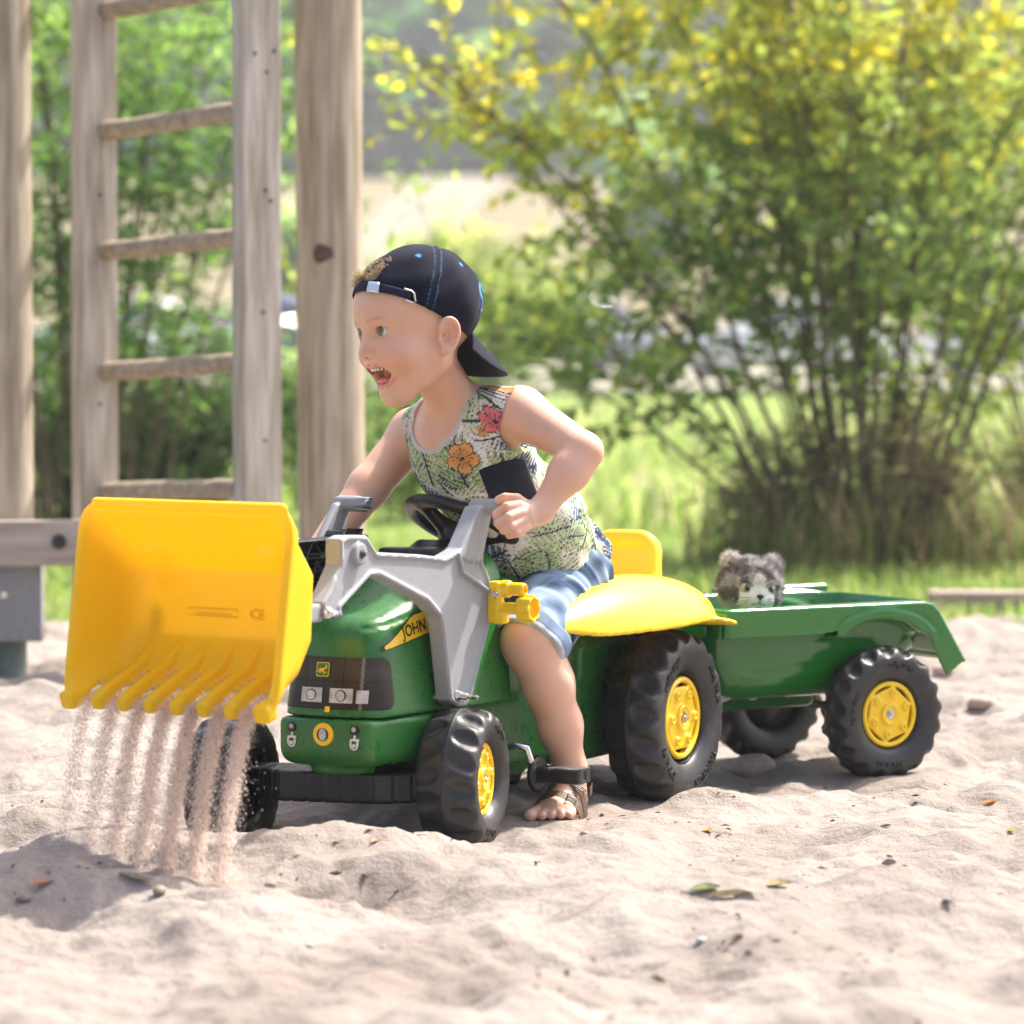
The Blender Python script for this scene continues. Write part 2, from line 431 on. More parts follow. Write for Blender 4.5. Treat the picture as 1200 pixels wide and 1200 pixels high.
# ================================================================ GRASS LAND, FIELDS, ROAD
def land_h(x, y):
    s = sstep(60, 150, y); h = 7.4 * s + 26 * sstep(150, 420, y)
    h = h + (.06 * noise2(x, y, .25) + .02 * noise2(x, y, 1.1)) * sstep(9, 12, y)
    return h + .005 + np.where(y < 9.4, -.05 * sstep(0, .22, edge_y(x) + .10 - y), 0) + .012 * noise2(x, y, 6)
ys = list(np.arange(8.3, 10.5, .05)) + list(np.geomspace(10.5, 500, 110))
xs = np.concatenate([-np.geomspace(300, 4, 40), np.linspace(-3.9, 3.9, 90), np.geomspace(4, 300, 40)])
V, Q = sheet(xs, np.array(ys), land_h)
mland = mat("meadow_grass", (.1, .2, .03), .9, .1)
N = mland.node_tree.nodes; L = mland.node_tree.links; pb = N["Principled BSDF"]; tc = N.new("ShaderNodeTexCoord")
g = ramp(nz(.8, 10, .78), [(.3, (.13, .21, .045)), (.5, (.21, .30, .07)), (.7, (.33, .36, .14))])
sep = N.new("ShaderNodeSeparateXYZ"); L.new(tc.outputs["Object"], sep.inputs[0])
wob = nz(.06, 3); ad = N.new("ShaderNodeMath"); ad.operation = 'MULTIPLY_ADD'; ad.inputs[1].default_value = 16
L.new(wob.outputs[0], ad.inputs[0]); L.new(sep.outputs[1], ad.inputs[2])
dv = N.new("ShaderNodeMath"); dv.operation = 'MULTIPLY'; dv.inputs[1].default_value = 1 / 400; L.new(ad.outputs[0], dv.inputs[0])
def bandmask(a, b, soft=.004):
    r = N.new("ShaderNodeValToRGB"); e = r.color_ramp.elements; e[0].position = a; e[0].color = (0, 0, 0, 1); e[1].position = b + soft; e[1].color = (0, 0, 0, 1)
    x = e.new(a + soft); x.color = (1, 1, 1, 1); x = e.new(b); x.color = (1, 1, 1, 1); L.new(dv.outputs[0], r.inputs[0]); return r.outputs[0]
def over(base, mask, col):
    m = N.new("ShaderNodeMix"); m.data_type = 'RGBA'; L.new(mask, m.inputs[0]); L.new(base, m.inputs[6])
    if isinstance(col, tuple): m.inputs[7].default_value = (*col, 1)
    else: L.new(col, m.inputs[7])
    return m.outputs[2]
stub = ramp(nz(.5, 6, .7), [(.3, (.20, .17, .10)), (.7, (.27, .23, .14))])
c = over(g.outputs[0], bandmask(88 / 400, 158 / 400), stub.outputs[0])
L.new(c, pb.inputs["Base Color"])
bb = N.new("ShaderNodeBump"); bb.inputs["Distance"].default_value = .05; bb.inputs["Strength"].default_value = .7; L.new(nz(30, 6, .8).outputs[0], bb.inputs["Height"]); L.new(bb.outputs[0], pb.inputs["Normal"])
tag(obj("grass_ground", arr_mesh("grass_ground", V, Q), mland), kind='structure')
# gravel car park and a pale track that climbs the field
mgrav = mat("pale_gravel", (.30, .29, .22), .95, .1, var=.25, vscale=1)
V, Q = sheet(np.linspace(-40, 40, 60), np.linspace(54, 80, 30), lambda x, y: land_h(x, y) + .10)
tag(obj("car_park", arr_mesh("car_park", V, Q), mgrav), kind='structure')
t = np.linspace(0, 1, 60); cx = -6.5 + 6 * t + 1.5 * np.sin(t * 4); cy = 80 + 90 * t; hw = 1.6
V = np.concatenate([np.stack([cx + k * hw, cy, land_h(cx + k * hw, cy) + .12], -1) for k in (-1, 1)])
mtrack = mat("field_track_gravel", (.24, .22, .17), .95, .1, var=.15, vscale=2)
i = np.arange(59); tag(obj("field_track", arr_mesh("field_track", V, np.stack([i, i + 60, i + 61, i + 1], -1)), mtrack), kind='structure')

# ================================================================ WHEELS
def tyre_mesh(R, w, N, depth=.075):
    keys = np.array([(.50, .22), (.505, .34), (.56, .425), (.66, .485), (.78, .505), (.87, .485), (.935, .43), (.975, .33), (.992, .20), (1.0, .07), (1.0, 0)])
    # dense half profile
    tt = np.linspace(0, 1, len(keys)); t = np.concatenate([np.linspace(0, .45, 12)[:-1], np.linspace(.45, 1, 20)])
    pr = np.interp(t, tt, keys[:, 0]); pw = np.interp(t, tt, keys[:, 1])
    for _ in range(2): pr[1:-1] = (pr[:-2] + 2 * pr[1:-1] + pr[2:]) / 4; pw[1:-1] = (pw[:-2] + 2 * pw[1:-1] + pw[2:]) / 4
    r = np.concatenate([pr, pr[-2::-1]]); y = np.concatenate([pw, -pw[-2::-1]])
    seg = N * 11; a = np.linspace(0, 2 * np.pi, seg, endpoint=False)
    Rg, Ag = np.meshgrid(r, a, indexing='ij'); Yg = np.repeat(y[:, None], seg, 1)
    T = np.concatenate([t, t[-2::-1]])[:, None]
    side = np.sign(Yg)
    ph = (Ag * N / (2 * np.pi) + np.where(side > 0, 0, .5) + .55 * (1 - T)) % 1.0 - .5
    g = np.sqrt(np.clip(1 - (ph / .36) ** 2 - ((T - .695) / .225) ** 2, 0, 1)) ** 1.2
    lift = .012 * sstep(.965, .985, T)
    nr = np.gradient(y); nw = -np.gradient(r); ln = np.hypot(nr, nw); nr, nw = -nr / ln, -nw / ln
    dd = (-depth * g + lift)
    Rd = Rg + dd * nr[:, None]; Yd = Yg + dd * nw[:, None] * .6
    V = np.stack([Rd * np.cos(Ag) * R, Yd * w, Rd * np.sin(Ag) * R], -1).reshape(-1, 3)
    n = len(r); i, j = np.meshgrid(np.arange(n - 1), np.arange(seg), indexing='ij'); j2 = (j + 1) % seg
    q = np.stack([i * seg + j, i * seg + j2, (i + 1) * seg + j2, (i + 1) * seg + j], -1).reshape(-1, 4)
    # backs of both openings: inner well
    ring0 = V[:seg]; A = Acc(); A.add(V, q)
    for sgn, ring in ((1, V[:seg]), (-1, V[-seg:])):
        in1 = ring * np.array([.96, .1, .96]); VV = np.concatenate([ring, in1]); j = np.arange(seg); j2 = (j + 1) % seg
        A.add(VV, np.stack([j, j + seg, j2 + seg, j2], -1) if sgn > 0 else np.stack([j, j2, j2 + seg, j + seg], -1))
    return A.mesh("tyre")
def rim_mesh(Rr, y0):
    s = SDF(); c = lambda r, a, y: (r * Rr * math.cos(a), y, r * Rr * math.sin(a))
    s.u(d_cyl((0, y0 - .012, 0), (0, y0, 0), Rr, .003))
    def cut(P):
        r = np.hypot(P[..., 0], P[..., 2]); hx = np.max([P[..., 0] * math.cos(a) + P[..., 2] * math.sin(a) for a in [k * math.pi / 3 + math.pi / 6 for k in range(6)]], axis=0)
        return np.maximum(.745 * Rr - hx, r - .86 * Rr)
    s.c((cut, np.full(3, -1.), np.full(3, 1.)), .002)
    s.u(d_tor((0, y0 - .001, 0), (0, 1, 0), Rr * .92, Rr * .06), .003)
    s.u(d_cyl((0, y0 - .01, 0), (0, y0 + Rr * .06, 0), Rr * .33, .002), .003)
    s.u(d_tor((0, y0 + Rr * .06, 0), (0, 1, 0), Rr * .29, Rr * .04), .002)
    for k in range(6):
        a = k * math.pi / 3 + .0
        s.u(d_cyl(c(.62, a, y0 - .01), c(.62, a, y0 + Rr * .10), Rr * .115, .0015), .004)
        s.c(d_cyl(c(.62, a, y0 + Rr * .04), c(.62, a, y0 + Rr * .2), Rr * .05, 0), .001)
    s.c(d_cyl((0, y0 - .002, 0), (0, y0 + Rr * .3, 0), Rr * .15, 0), .002)
    return s.mesh("rim", Rr / 31)
def ring_text(words, rad, size, y):
    for s, ang in words:
        A = Acc()
        me = text_mesh(s, size, .0024, .0002, 2); v = verts_of(me)
        me.calc_loop_triangles(); tr = np.empty(len(me.loop_triangles) * 3, np.int32); me.loop_triangles.foreach_get("vertices", tr)
        a = R_(ang) + v[:, 0] / rad                       # clockwise seen from outside (+y)
        r = rad + v[:, 1]
        A.add(np.stack([-r * np.sin(a), y + v[:, 2], r * np.cos(a)], -1), tr.reshape(-1, 3)[:, ::-1]); bpy.data.meshes.remove(me); yield A.mesh("lettering")
def wheel(parent, loc, R, w, N, Rr, rot=0, spin=0, words=(), flip=False, nobolt=False):
    wz = empty("wheel", loc, 0, parent); wz.rotation_euler = (0, spin, rot + (math.pi if flip else 0)); wz.rotation_mode = 'XYZ'
    y0 = w * .33
    key = (R, w, N)
    if key not in wheel.cache:
        b = bmesh.new(); bm_cyl(b, (0, 0, 0), (0, y0 + Rr * .10, 0), Rr * .11, seg=6); bm_cyl(b, (0, y0, 0), (0, y0 + Rr * .17, 0), Rr * .055, seg=14, bevel=.001)
        bm_cyl(b, (0, y0 - .004, 0), (0, y0 + .001, 0), Rr * .15, seg=20)
        me = bpy.data.meshes.new("axle_nut"); b.to_mesh(me); b.free()
        prof = [(.0005, -.02), (Rr * .98, -.02), (Rr * 1.04, y0 - .006), (Rr * 1.08, y0 + .004)]
        wheel.cache[key] = (tyre_mesh(R, w, N), rim_mesh(Rr, y0), me, lathe_mesh("well", prof, 40))
    ty, rm, bo, wl_ = wheel.cache[key]
    obj("tyre", ty, M['tyre'], wz); obj("rim", rm, M['yellow'], wz); obj("axle_nut", bo, M['chrome'], wz, smooth=None); obj("rim_well", wl_, M['black'], wz)
    for lm_ in ring_text(words, R * .755, R * .135, w * .492): obj("lettering", lm_, M['tyre'], wz, smooth=None)
    return wz
wheel.cache = {}

# ================================================================ THE TOY TRACTOR
trac = empty("toy_tractor", (*TX, 0), -math.pi / 2 - TH)
tag(trac, "green toy pedal tractor with a yellow loader bucket, ridden by the boy", "toy tractor")
rear_words = [("rolly toys", 62), ("270 x 90", 232), ("rolly toys", 318), ("TRACTOR", 148)]
wheel(trac, (0, .158, .131), .136, .092, 18, .064, 0, 0, rear_words)
wheel(trac, (0, -.158, .131), .136, .092, 18, .064, 0, .3, (), True)
fa = empty("front_axle", (.60, 0, 0), 0, trac)
fpos = W(547, 910, 5.075); fpos2 = W(266, 921, 5.13)
mid = (fpos + fpos2) / 2
Mt = Matrix.Rotation(-math.pi / 2 - TH, 4, 'Z'); Mt = Matrix.Translation((*TX, 0)) @ Mt; Mi = Mt.inverted()
lm = Mi @ Vector(mid); fa.location = (lm.x, lm.y, 0); FROT = R_(11.5)
fa.rotation_euler = (0, 0, FROT)
hs = float(np.linalg.norm((fpos2 - fpos)[:2])) / 2
fw_ = [("rolly toys", 40), ("225 x 80", 200)]
wheel(fa, (0, hs, fpos[2]), .0985, .088, 16, .052, 0, .2, fw_)
wheel(fa, (0, -hs, fpos2[2]), .0985, .088, 16, .052, 0, .5, (), True)
s = SDF()                                       # steering beam
pf = poly_sdf([(-.03, -.14), (.03, -.14), (.05, -.10), (.065, -.075), (.065, .065), (.045, .10), (.03, .14), (-.03, .14)])
def beam(P):
    d2 = pf(P[..., 0], P[..., 1]); dz = np.abs(P[..., 2] - .086) - .022; r = .004
    g = .0015 * (np.abs(((P[..., 1] * 40) % 1) - .5) < .06)
    return np.minimum(np.maximum(d2 + r, dz + r), 0) + np.hypot(np.maximum(d2 + r, 0), np.maximum(dz + r, 0)) - r + g
s.u((beam, np.array([-.04, -.15, .06]), np.array([.07, .15, .112])))
s.u(d_cyl((0, 0, .1), (0, 0, .128), .045, .003), .002)
s.u(d_cyl((0, -hs, .088), (0, hs, .088), .010, 0))
obj("steering_beam", s.mesh("b", .0034), M['black'], fa)

# hood
ztop = lambda x: .3 + (.76 - x) * .31 + .02
def hoodf(P):
    x, y, z = P[..., 0], P[..., 1], P[..., 2]
    hw = .076 + .026 * sstep(.76, .42, x) - .10 * (z - .25)
    a = np.abs(y) - hw
    t = (z - (.322 + (.745 - x) * .20 + .02 * sstep(.70, .5, x) - 1.6 * y * y)) * .97
    f = (x - (.752 - (z - .19) * .16 - 2.2 * y * y)) * .97
    d = smax(a, t, .034); d = smax(d, f, .034)
    d = smax(d, .190 - z, .004); d = smax(d, .40 - x, .01)
    crease = np.abs((z - .315) - (.70 - x) * .16) - .0012      # line that runs along the flank
    return d + np.where(np.abs(y) > .04, .0012 * (1 - sstep(.0, .0035, np.abs(crease))), 0)
lo, hi = np.array([.39, -.12, .18]), np.array([.78, .12, .43])
s = SDF(); s.u((hoodf, lo, hi)); me = s.mesh("hood", .0032)
obj("hood", me, M['green'], trac)
# smoked grille sticker wrapping the nose
gl = poly_sdf([(-1, .197), (.71, .197), (.71, .197)])
def glassf(P):
    d = hoodf(P) - .0012; x, y, z = P[..., 0], P[..., 1], P[..., 2]
    q = np.maximum(np.abs(z - .2375) - .036, .700 + .10 * (z - .235) * 0 - x)
    e = np.hypot(np.maximum(np.abs(z - .2375) - .022, 0), np.maximum(.716 - x, 0)) - .014
    e = np.where(x > .716, np.abs(z - .2375) - .036, e)
    return np.maximum(np.maximum(d, e), -(hoodf(P) + .002))
s = SDF(); s.u((glassf, np.array([.69, -.10, .195]), np.array([.77, .10, .285])))
me = s.mesh("g", .0013); V = verts_of(me)
u = V[:, 1]; z = V[:, 2]; c = np.full((len(V), 3), (.032, .024, .019))
c = np.where((np.abs(z - .262) < .0012)[:, None], .012, c); c = np.where((np.abs(z - .240) < .0012)[:, None], .012, c)
c = np.where((np.abs(((u + .2) % .03) - .015) < .0010)[:, None] & (z > .214)[:, None], .008, c)
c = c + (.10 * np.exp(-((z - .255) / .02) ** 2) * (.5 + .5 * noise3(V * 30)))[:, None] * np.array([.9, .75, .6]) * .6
c = np.where((np.abs(u - .052) < .002)[:, None], .16, c)
add_cols(me, c)
M['grille'] = mat("grille_print", (1, 1, 1), .28, .22, attr="col")
obj("grille", me, M['grille'], trac)
def on_nose(y, z, dx=.0): # x of the nose surface
    xs_ = np.linspace(.78, .62, 400); P = np.stack([xs_, np.full(400, y), np.full(400, z)], -1); d = hoodf(P) - .0012
    return float(xs_[np.argmax(d < 0)]) + dx
def nose_patch(name, y0, y1, z0, z1, m, parent=trac, off=.0012):
    A = Acc(); n = 8; g = [(y, z, on_nose(y, z, off)) for y in np.linspace(y0, y1, n) for z in np.linspace(z0, z1, 4)]
    V = [(x, y, z) for y, z, x in g]; i, j = np.meshgrid(np.arange(n - 1), np.arange(3), indexing='ij')
    A.add(V, np.stack([i * 4 + j, i * 4 + j + 1, (i + 1) * 4 + j + 1, (i + 1) * 4 + j], -1).reshape(-1, 4)[:, ::-1]); return obj(name, A.mesh(name), m, parent, smooth=True)
for a, b in ((.006, .041), (-.041, -.006)):
    h = nose_patch("headlight", a, b, .211, .231, M['lampgrey'])
    bmx = bmesh.new(); yc = (a + b) / 2; xx = on_nose(yc, .221, .002)
    for rr in (.0075, .005): pass
    bm_cyl(bmx, (xx - .002, yc, .221), (xx + .0008, yc, .221), .008, seg=24); obj("headlight_lens", bmx, M['dark'], h, smooth=None)
    bmx = bmesh.new(); bm_cyl(bmx, (xx - .002, yc, .221), (xx + .0014, yc, .221), .0065, seg=24); obj("headlight_lens", bmx, M['lampgrey'], h, smooth=None)
h = nose_patch("indicator", .046, .062, .211, .229, M['lampgrey'], off=.0014)
nose_patch("number_strip", .000, .008, .198, .206, M['decal_y'])
# leaping deer badge on the nose: rounded square, border, deer
def badge(parent, origin, ux, uz, size, deer_only=False):
    ux = Vector(ux).normalized(); uz = Vector(uz).normalized(); nn = uz.cross(ux).normalized()
    if nn.x < 0: nn = -nn
    def plate(sz, off, r=.25, pts=None):
        b = bmesh.new()
        if pts is None:
            pts = []
            for k in range(4):
                cx, cz = ((1, 1), (-1, 1), (-1, -1), (1, -1))[k]
                for a in range(5):
                    t = math.pi / 2 * (k + a / 4); pts.append((cx * (1 - r) + r * math.cos(t), cz * (1 - r) + r * math.sin(t)))
        vs = [b.verts.new(Vector(origin) + ux * (p[0] * sz) + uz * (p[1] * sz) + nn * off) for p in pts]
        fc = b.faces.new(vs); b.normal_update()
        if fc.normal.dot(nn) < 0: fc.normal_flip()
        bmesh.ops.triangulate(b, faces=b.faces); return b
    o = obj("badge", plate(size, .0010), M['decal_g'], parent, smooth=False)
    obj("badge_border", plate(size * .93, .0012), M['decal_y'], o, smooth=False); obj("badge_field", plate(size * .84, .0014), M['decal_g'], o, smooth=False)
    deer = [(-.75, .30), (-.62, .42), (-.60, .72), (-.52, .45), (-.40, .70), (-.42, .40), (-.34, .22), (-.10, .18), (.25, .12), (.45, .22), (.50, .06), (.78, -.35), (.72, -.42), (.40, -.16),
            (.30, -.20), (.50, -.50), (.42, -.55), (.16, -.24), (-.10, -.12), (-.20, -.22), (-.50, -.40), (-.70, -.36), (-.68, -.44), (-.48, -.50), (-.26, -.34), (-.12, -.40), (-.30, -.66), (-.22, -.66), (0, -.32), (-.1, -.06), (-.34, .02), (-.52, .18)]
    obj("leaping_deer", plate(size, .0017, pts=[(p[0] * .95, p[1] * .95) for p in deer]), M['decal_y'], o, smooth=False)
badge(trac, (on_nose(.006 - .013, .256, .0015), -.007, .256), (.05, -1, 0), (-.16, 0, 1), .0105)
# yellow stripe and name on both flanks
def flank(pts_xz, m, name, parent=trac, sd=1, off=.0015):
    b = bmesh.new(); vs = []
    for x, z in pts_xz:
        ys_ = np.linspace(.14, .03, 500); P = np.stack([np.full(500, x), ys_ * sd, np.full(500, z)], -1); d = hoodf(P)
        y = float(ys_[np.argmax(d < 0)]) + off; vs.append(b.verts.new((x, y * sd, z)))
    f = b.faces.new(vs); b.normal_update()
    if f.normal.y * sd < 0: f.normal_flip()
    bmesh.ops.triangulate(b, faces=b.faces); return obj(name, b, m, parent, smooth=False)
def band(x0, x1, lo_, hi_, m, name, off, sd=1, n=26, parent=trac):
    A = Acc(); xs_ = np.linspace(x0, x1, n); V = []
    for x in xs_:
        for k in range(4):
            z = lo_(x) + (hi_(x) - lo_(x)) * k / 3
            ys_ = np.linspace(.14, .02, 500); P = np.stack([np.full(500, x), ys_ * sd, np.full(500, z)], -1)
            V.append((x, (float(ys_[np.argmax(hoodf(P) < 0)]) + off) * sd, z))
    i, j = np.meshgrid(np.arange(n - 1), np.arange(3), indexing='ij'); q = np.stack([i * 4 + j, i * 4 + j + 1, (i + 1) * 4 + j + 1, (i + 1) * 4 + j], -1).reshape(-1, 4)
    A.add(V, q if sd > 0 else q[:, ::-1]); return obj(name, A.mesh(name), m, parent)
zl = lambda x: .283 + (.712 - x) * .17; zh = lambda x: zl(x) + .004 + np.minimum((.712 - x) * .34, .026)
for sd in (1, -1):
    st = band(.716, .43, lambda x: zl(x) - .0018, lambda x: zh(x) + .0018, M['decal_k'], "stripe_outline", .0010, sd)
    band(.710, .432, zl, zh, M['decal_y'], "stripe", .0015, sd, parent=st)
def flank_text(s, x0, size, sd=1):
    me = text_mesh(s, size, .0001, .0004, 2); v = verts_of(me); v[:, 0] -= v[:, 0].min()
    me.calc_loop_triangles(); tr = np.empty(len(me.loop_triangles) * 3, np.int32); me.loop_triangles.foreach_get("vertices", tr)
    out = []
    for px, py, pz in v:
        x = x0 - px; z = zl(x) + .0130 + py * 1.05; ys_ = np.linspace(.14, .02, 400)
        P = np.stack([np.full(400, x), ys_, np.full(400, z)], -1); out.append((x, float(ys_[np.argmax(hoodf(P) < 0)]) + .0021 + pz, z))
    return arr_mesh("t", out, tr.reshape(-1, 3))
obj("name_lettering", flank_text("JOHN DEERE", .670, .0215), M['decal_k'], trac, smooth=False)

# bumper
def bump(P):
    x, y, z = P[..., 0], P[..., 1], P[..., 2]
    a = np.abs(y) - (.0755 + .020 * sstep(.74, .60, x)); f = x - (.762 - 1.2 * y * y); lo_ = (.122 + .0 * x) - z
    lo_ = lo_ + .4 * np.maximum(x - .742, 0)
    d = smax(a, f, .016); d = smax(d, z - .1885, .008); d = smax(d, lo_, .022); return smax(d, .56 - x, .008)
s = SDF(); s.u((bump, np.array([.55, -.1, .115]), np.array([.77, .1, .195])))
s.u(d_cyl((.70, 0, .110), (.70, 0, .135), .046, .006), .006)
obj("bumper", s.mesh("b", .0032), M['green'], trac)
A = Acc()
def disc(y, z, r0, r1, m, name, x=.7625, parent=trac):
    b = bmesh.new(); bm_cyl(b, (x - .006, y, z), (x, y, z), r0, r1, seg=32, bevel=.0006); return obj(name, b, m, parent, smooth=None)
e = disc(.004, .168, .0165, .0155, M['decal_y'], "emblem_ring", .7645); disc(.004, .168, .0098, .0098, M['decal_k'], "emblem_field", .7650, e)
b = bmesh.new(); bmesh.ops.create_uvsphere(b, u_segments=20, v_segments=12, radius=1); bmesh.ops.transform(b, matrix=Matrix.Translation((.7652, .004, .168)) @ Matrix.Diagonal((.002, .0062, .0085, 1)), verts=b.verts)
obj("emblem_boss", b, M['lampgrey'], e)
for y in (-.048, .052):                         # printed shackles
    g_ = disc(y, .176, .0068, .0066, M['decal_k'], "shackle_print", .7622); disc(y, .177, .0036, .0034, M['lampgrey'], "shackle_bolt", .7630, g_)
    b = bmesh.new(); bm_box(b, (.7610, y + .001, .1625), (.0030, .0125, .0028)); bm_box(b, (.7610, y + .001, .1665), (.0028, .0022, .005))
    for k in range(12):
        t0 = math.pi * (1 + k / 12 * 1.0); t1 = math.pi * (1 + (k + 1) / 12)
        bm_cyl(b, (.7615, y + .0052 * math.cos(t0), .1545 + .0052 * math.sin(t0)), (.7615, y + .0052 * math.cos(t1), .1545 + .0052 * math.sin(t1)), .0012, seg=6)
    for sx in (-1, 1): bm_box(b, (.7613, y + sx * .0052, .158), (.0024, .0022, .008))
    bm_cyl(b, (.7600, y, .1545), (.7628, y, .1545), .0026, seg=12)
    obj("shackle_loop", b, M['white'], g_, smooth=None)

# chassis body
s = SDF()
s.u(d_box((.25, 0, .175), (.33, .072, .095), .018))
s.u(d_box((.02, 0, .165), (.17, .088, .095), .022), .02)
s.u(d_box((-.05, 0, .235), (.13, .075, .05), .02), .02)
s.u(d_box((.40, 0, .275), (.08, .088, .09), .02), .015)
s.c(d_box((.22, .105, .235), (.07, .035, .035), .012), .01)
s.c(d_box((.22, -.105, .235), (.07, .035, .035), .012), .01)
s.u(d_box((.42, 0, .11), (.16, .06, .045), .012), .01)
s.u(d_box((-.08, .08, .20), (.05, .03, .05), .014), .015)
obj("body", s.mesh("b", .0040), M['green'], trac)
# seat with moulded mudguards
s = SDF()
s.u(d_box((-.02, 0, .285), (.155, .092, .025), .02, rotm('Y', 3)))
def backf(P):
    Q = (P - np.array((-.178, 0, .345))) @ rotm('Y', -14); q2 = np.hypot(np.maximum(np.abs(Q[..., 1]) - .030 + .10 * Q[..., 2], 0), np.maximum(np.abs(Q[..., 2]) - .030, 0)) - .034
    return smax(q2, np.abs(Q[..., 0] + .6 * Q[..., 1] ** 2) - .016, .014)
s.u((backf, np.array((-.23, -.09, .26)), np.array((-.12, .09, .43))), .03)
s.c(d_box((-.158, 0, .352), (.010, .046, .040), .010, rotm('Y', -14)), .005)
s.u(d_ell((.10, 0, .285), (.20, .135, .045)), .03)
for sd in (1, -1):
    o_ = d_ell((.135, sd * .148, .276), (.285, .090, .081)); i_ = d_ell((.135, sd * .148, .268), (.277, .083, .078))
    def fend(P, o_=o_, i_=i_, sd=sd):
        x, y, z = P[..., 0], P[..., 1], P[..., 2]
        rim = .278 - .010 * sstep(-.02, -.2, x) + .012 * sstep(.3, .42, x)
        d = o_[0](P) ; d = smax(d, rim - z, .004); return smax(d, -i_[0](P), .003)
    s.u((fend, o_[1], o_[2]), .012)
    brim = d_ell((-.075, sd * .155, .280), (.085, .082, .030), rotm('Y', 0))
    s.u(d_ell((-.085, sd * .158, .276), (.080, .078, .0065), rotm('Y', -9)), .008)
    for k in range(4): s.u(d_cap((.10 - .012 * k, sd * (.150 + .012 * k), .3525 - .0022 * k), (.20 - .01 * k, sd * (.150 + .012 * k), .347 - .003 * k), .0022, .0016), .003)
s.c(d_box((.05, 0, .20), (.4, .3, .066), 0), .003)
def keepseat(P, d): return d
obj("seat", s.mesh("s", .0042), M['yellow'], trac)
# steering column, dash, wheel
s = SDF(); s.u(d_box((.43, 0, .375), (.045, .055, .035), .014, rotm('Y', 20))); s.u(d_cap((.43, 0, .38), (.355, 0, .425), .020, .014), .012)
s.u(d_box((.46, 0, .39), (.02, .075, .02), .006), .005)
obj("dashboard", s.mesh("d", .003), M['black'], trac)
sw = empty("steering_wheel", (.352, 0, .437), 0, trac); al = R_(-27); sw.rotation_euler = (R_(-9), al, 0)
s = SDF()
def swr(P):
    r = np.hypot(P[..., 0], P[..., 1]) - .083; z = P[..., 2]; return np.hypot(r / 1.25, z) - .0095
s.u((swr, np.array([-.1, -.1, -.02]), np.array([.1, .1, .02])))
for a in (90, 210, 330):
    c_, s_ = math.cos(R_(a)), math.sin(R_(a)); s.u(d_cap((.016 * c_, .016 * s_, -.020), (.078 * c_, .078 * s_, -.001), .013, .009), .012)
s.u(d_cyl((0, 0, -.035), (0, 0, -.004), .030, .006), .010); s.c(d_cyl((0, 0, -.01), (0, 0, .01), .018, .003), .004)
s.fn(lambda P, d: d)
obj("wheel_rim", s.mesh("sw", .0024), M['black'], sw)

# loader arms
ARM = [(0.581, 0.418), (0.526, 0.476), (0.488, 0.470), (0.519, 0.399), (0.497, 0.373), (0.49, 0.317), (0.540, 0.227), (0.552, 0.205), (0.566, 0.195), (0.590, 0.195), (0.612, 0.207), (0.632, 0.307), (0.639, 0.325), (0.678, 0.350), (0.808, 0.392), (0.832, 0.394), (0.860, 0.38), (0.911, 0.355), (0.904, 0.345), (0.953, 0.343), (0.957, 0.365), (0.937, 0.384), (0.911, 0.413), (0.911, 0.447), (0.891, 0.451), (0.844, 0.449), (0.816, 0.425), (0.698, 0.416), (0.625, 0.408)]
pa = poly_sdf(ARM); inner = poly_sdf([(0.560, 0.405), (0.520, 0.37), (0.512, 0.317), (0.575, 0.215), (0.59, 0.215), (0.615, 0.32), (0.67, 0.36), (0.80, 0.398), (0.80, 0.408), (0.66, 0.398), (.60, .395)])
def armf(yc, hw, sd):
    def f(P):
        x, y, z = P[..., 0], P[..., 1], P[..., 2]; d2 = pa(x, z); r = .0035
        dy = np.abs(y - yc) - hw; a, b_ = d2 + r, dy + r
        d = np.minimum(np.maximum(a, b_), 0) + np.hypot(np.maximum(a, 0), np.maximum(b_, 0)) - r
        out = (y - yc) * sd                         # outer face only
        rec = smax(pa(x, z) + .0075, (hw - .0035) - out, .002); rec = smax(rec, .470 - .0 * x - 0 - .47 + (z - .398 - .3 * np.maximum(x - .56, 0)) * 1, .002)
        d = smax(d, -rec, .003)
        return d
    return f, np.array([.48, yc - hw - .003, .19]), np.array([.965, yc + hw + .003, .48])
s = SDF(); s.u(armf(.109, .0135, 1))
s.c(d_box((.915, .128, .405), (.012, .008, .02), .003, rotm('Y', 38)), .003)
for k in range(5): s.u(d_box((.575 - k * .0135, .107, .411 - k * .0035), (.0028, .0155, .008), .0015), .001)      # steps under the lever
for p0, p1 in (((.592, .412), (.580, .385)), ((.580, .385), (.497, .352))): s.u(d_cap((p0[0], .1225, p0[1]), (p1[0], .1225, p1[1]), .0032), .003)
s.u(d_cyl((.868, .085, .425), (.868, .128, .425), .0155, .002), .002)
s.u(d_cap((.506, .104, .474), (.506, .150, .474), .0118), .004)
arm = obj("loader_arm", s.mesh("arm", .0025), M['grey'], trac)
s = SDF(); s.u(armf(-.118, .006, -1)); s.u(d_cap((.506, -.12, .474), (.506, -.075, .474), .0118), .004); s.c(d_cyl((.506, -.085, .474), (.506, -.06, .474), .009), 0)
arm2 = obj("loader_arm", s.mesh("arm", .0034), M['grey'], trac)
s = SDF()                                         # ribbed hollow inner side of the far arm
def ribf(P):
    x, y, z = P[..., 0], P[..., 1], P[..., 2]; d2 = pa(x, z); wall = np.abs(d2 + .002) - .002
    k = .030; z1 = np.abs(((x - z * .55) % k) - k / 2) - .0010; z2 = np.abs(((x + z * .75) % (k * 1.3)) - k * .65) - .0010
    rr = np.maximum(np.minimum(z1, z2), d2 + .001); d = np.minimum(wall, rr)
    return np.maximum(np.maximum(d, np.abs(y + .097) - .016), z - .44)
s.u((ribf, np.array([.48, -.115, .19]), np.array([.965, -.08, .45])))
me = s.mesh("rib", .0042); obj("arm_ribs", me, M['black'], arm2)
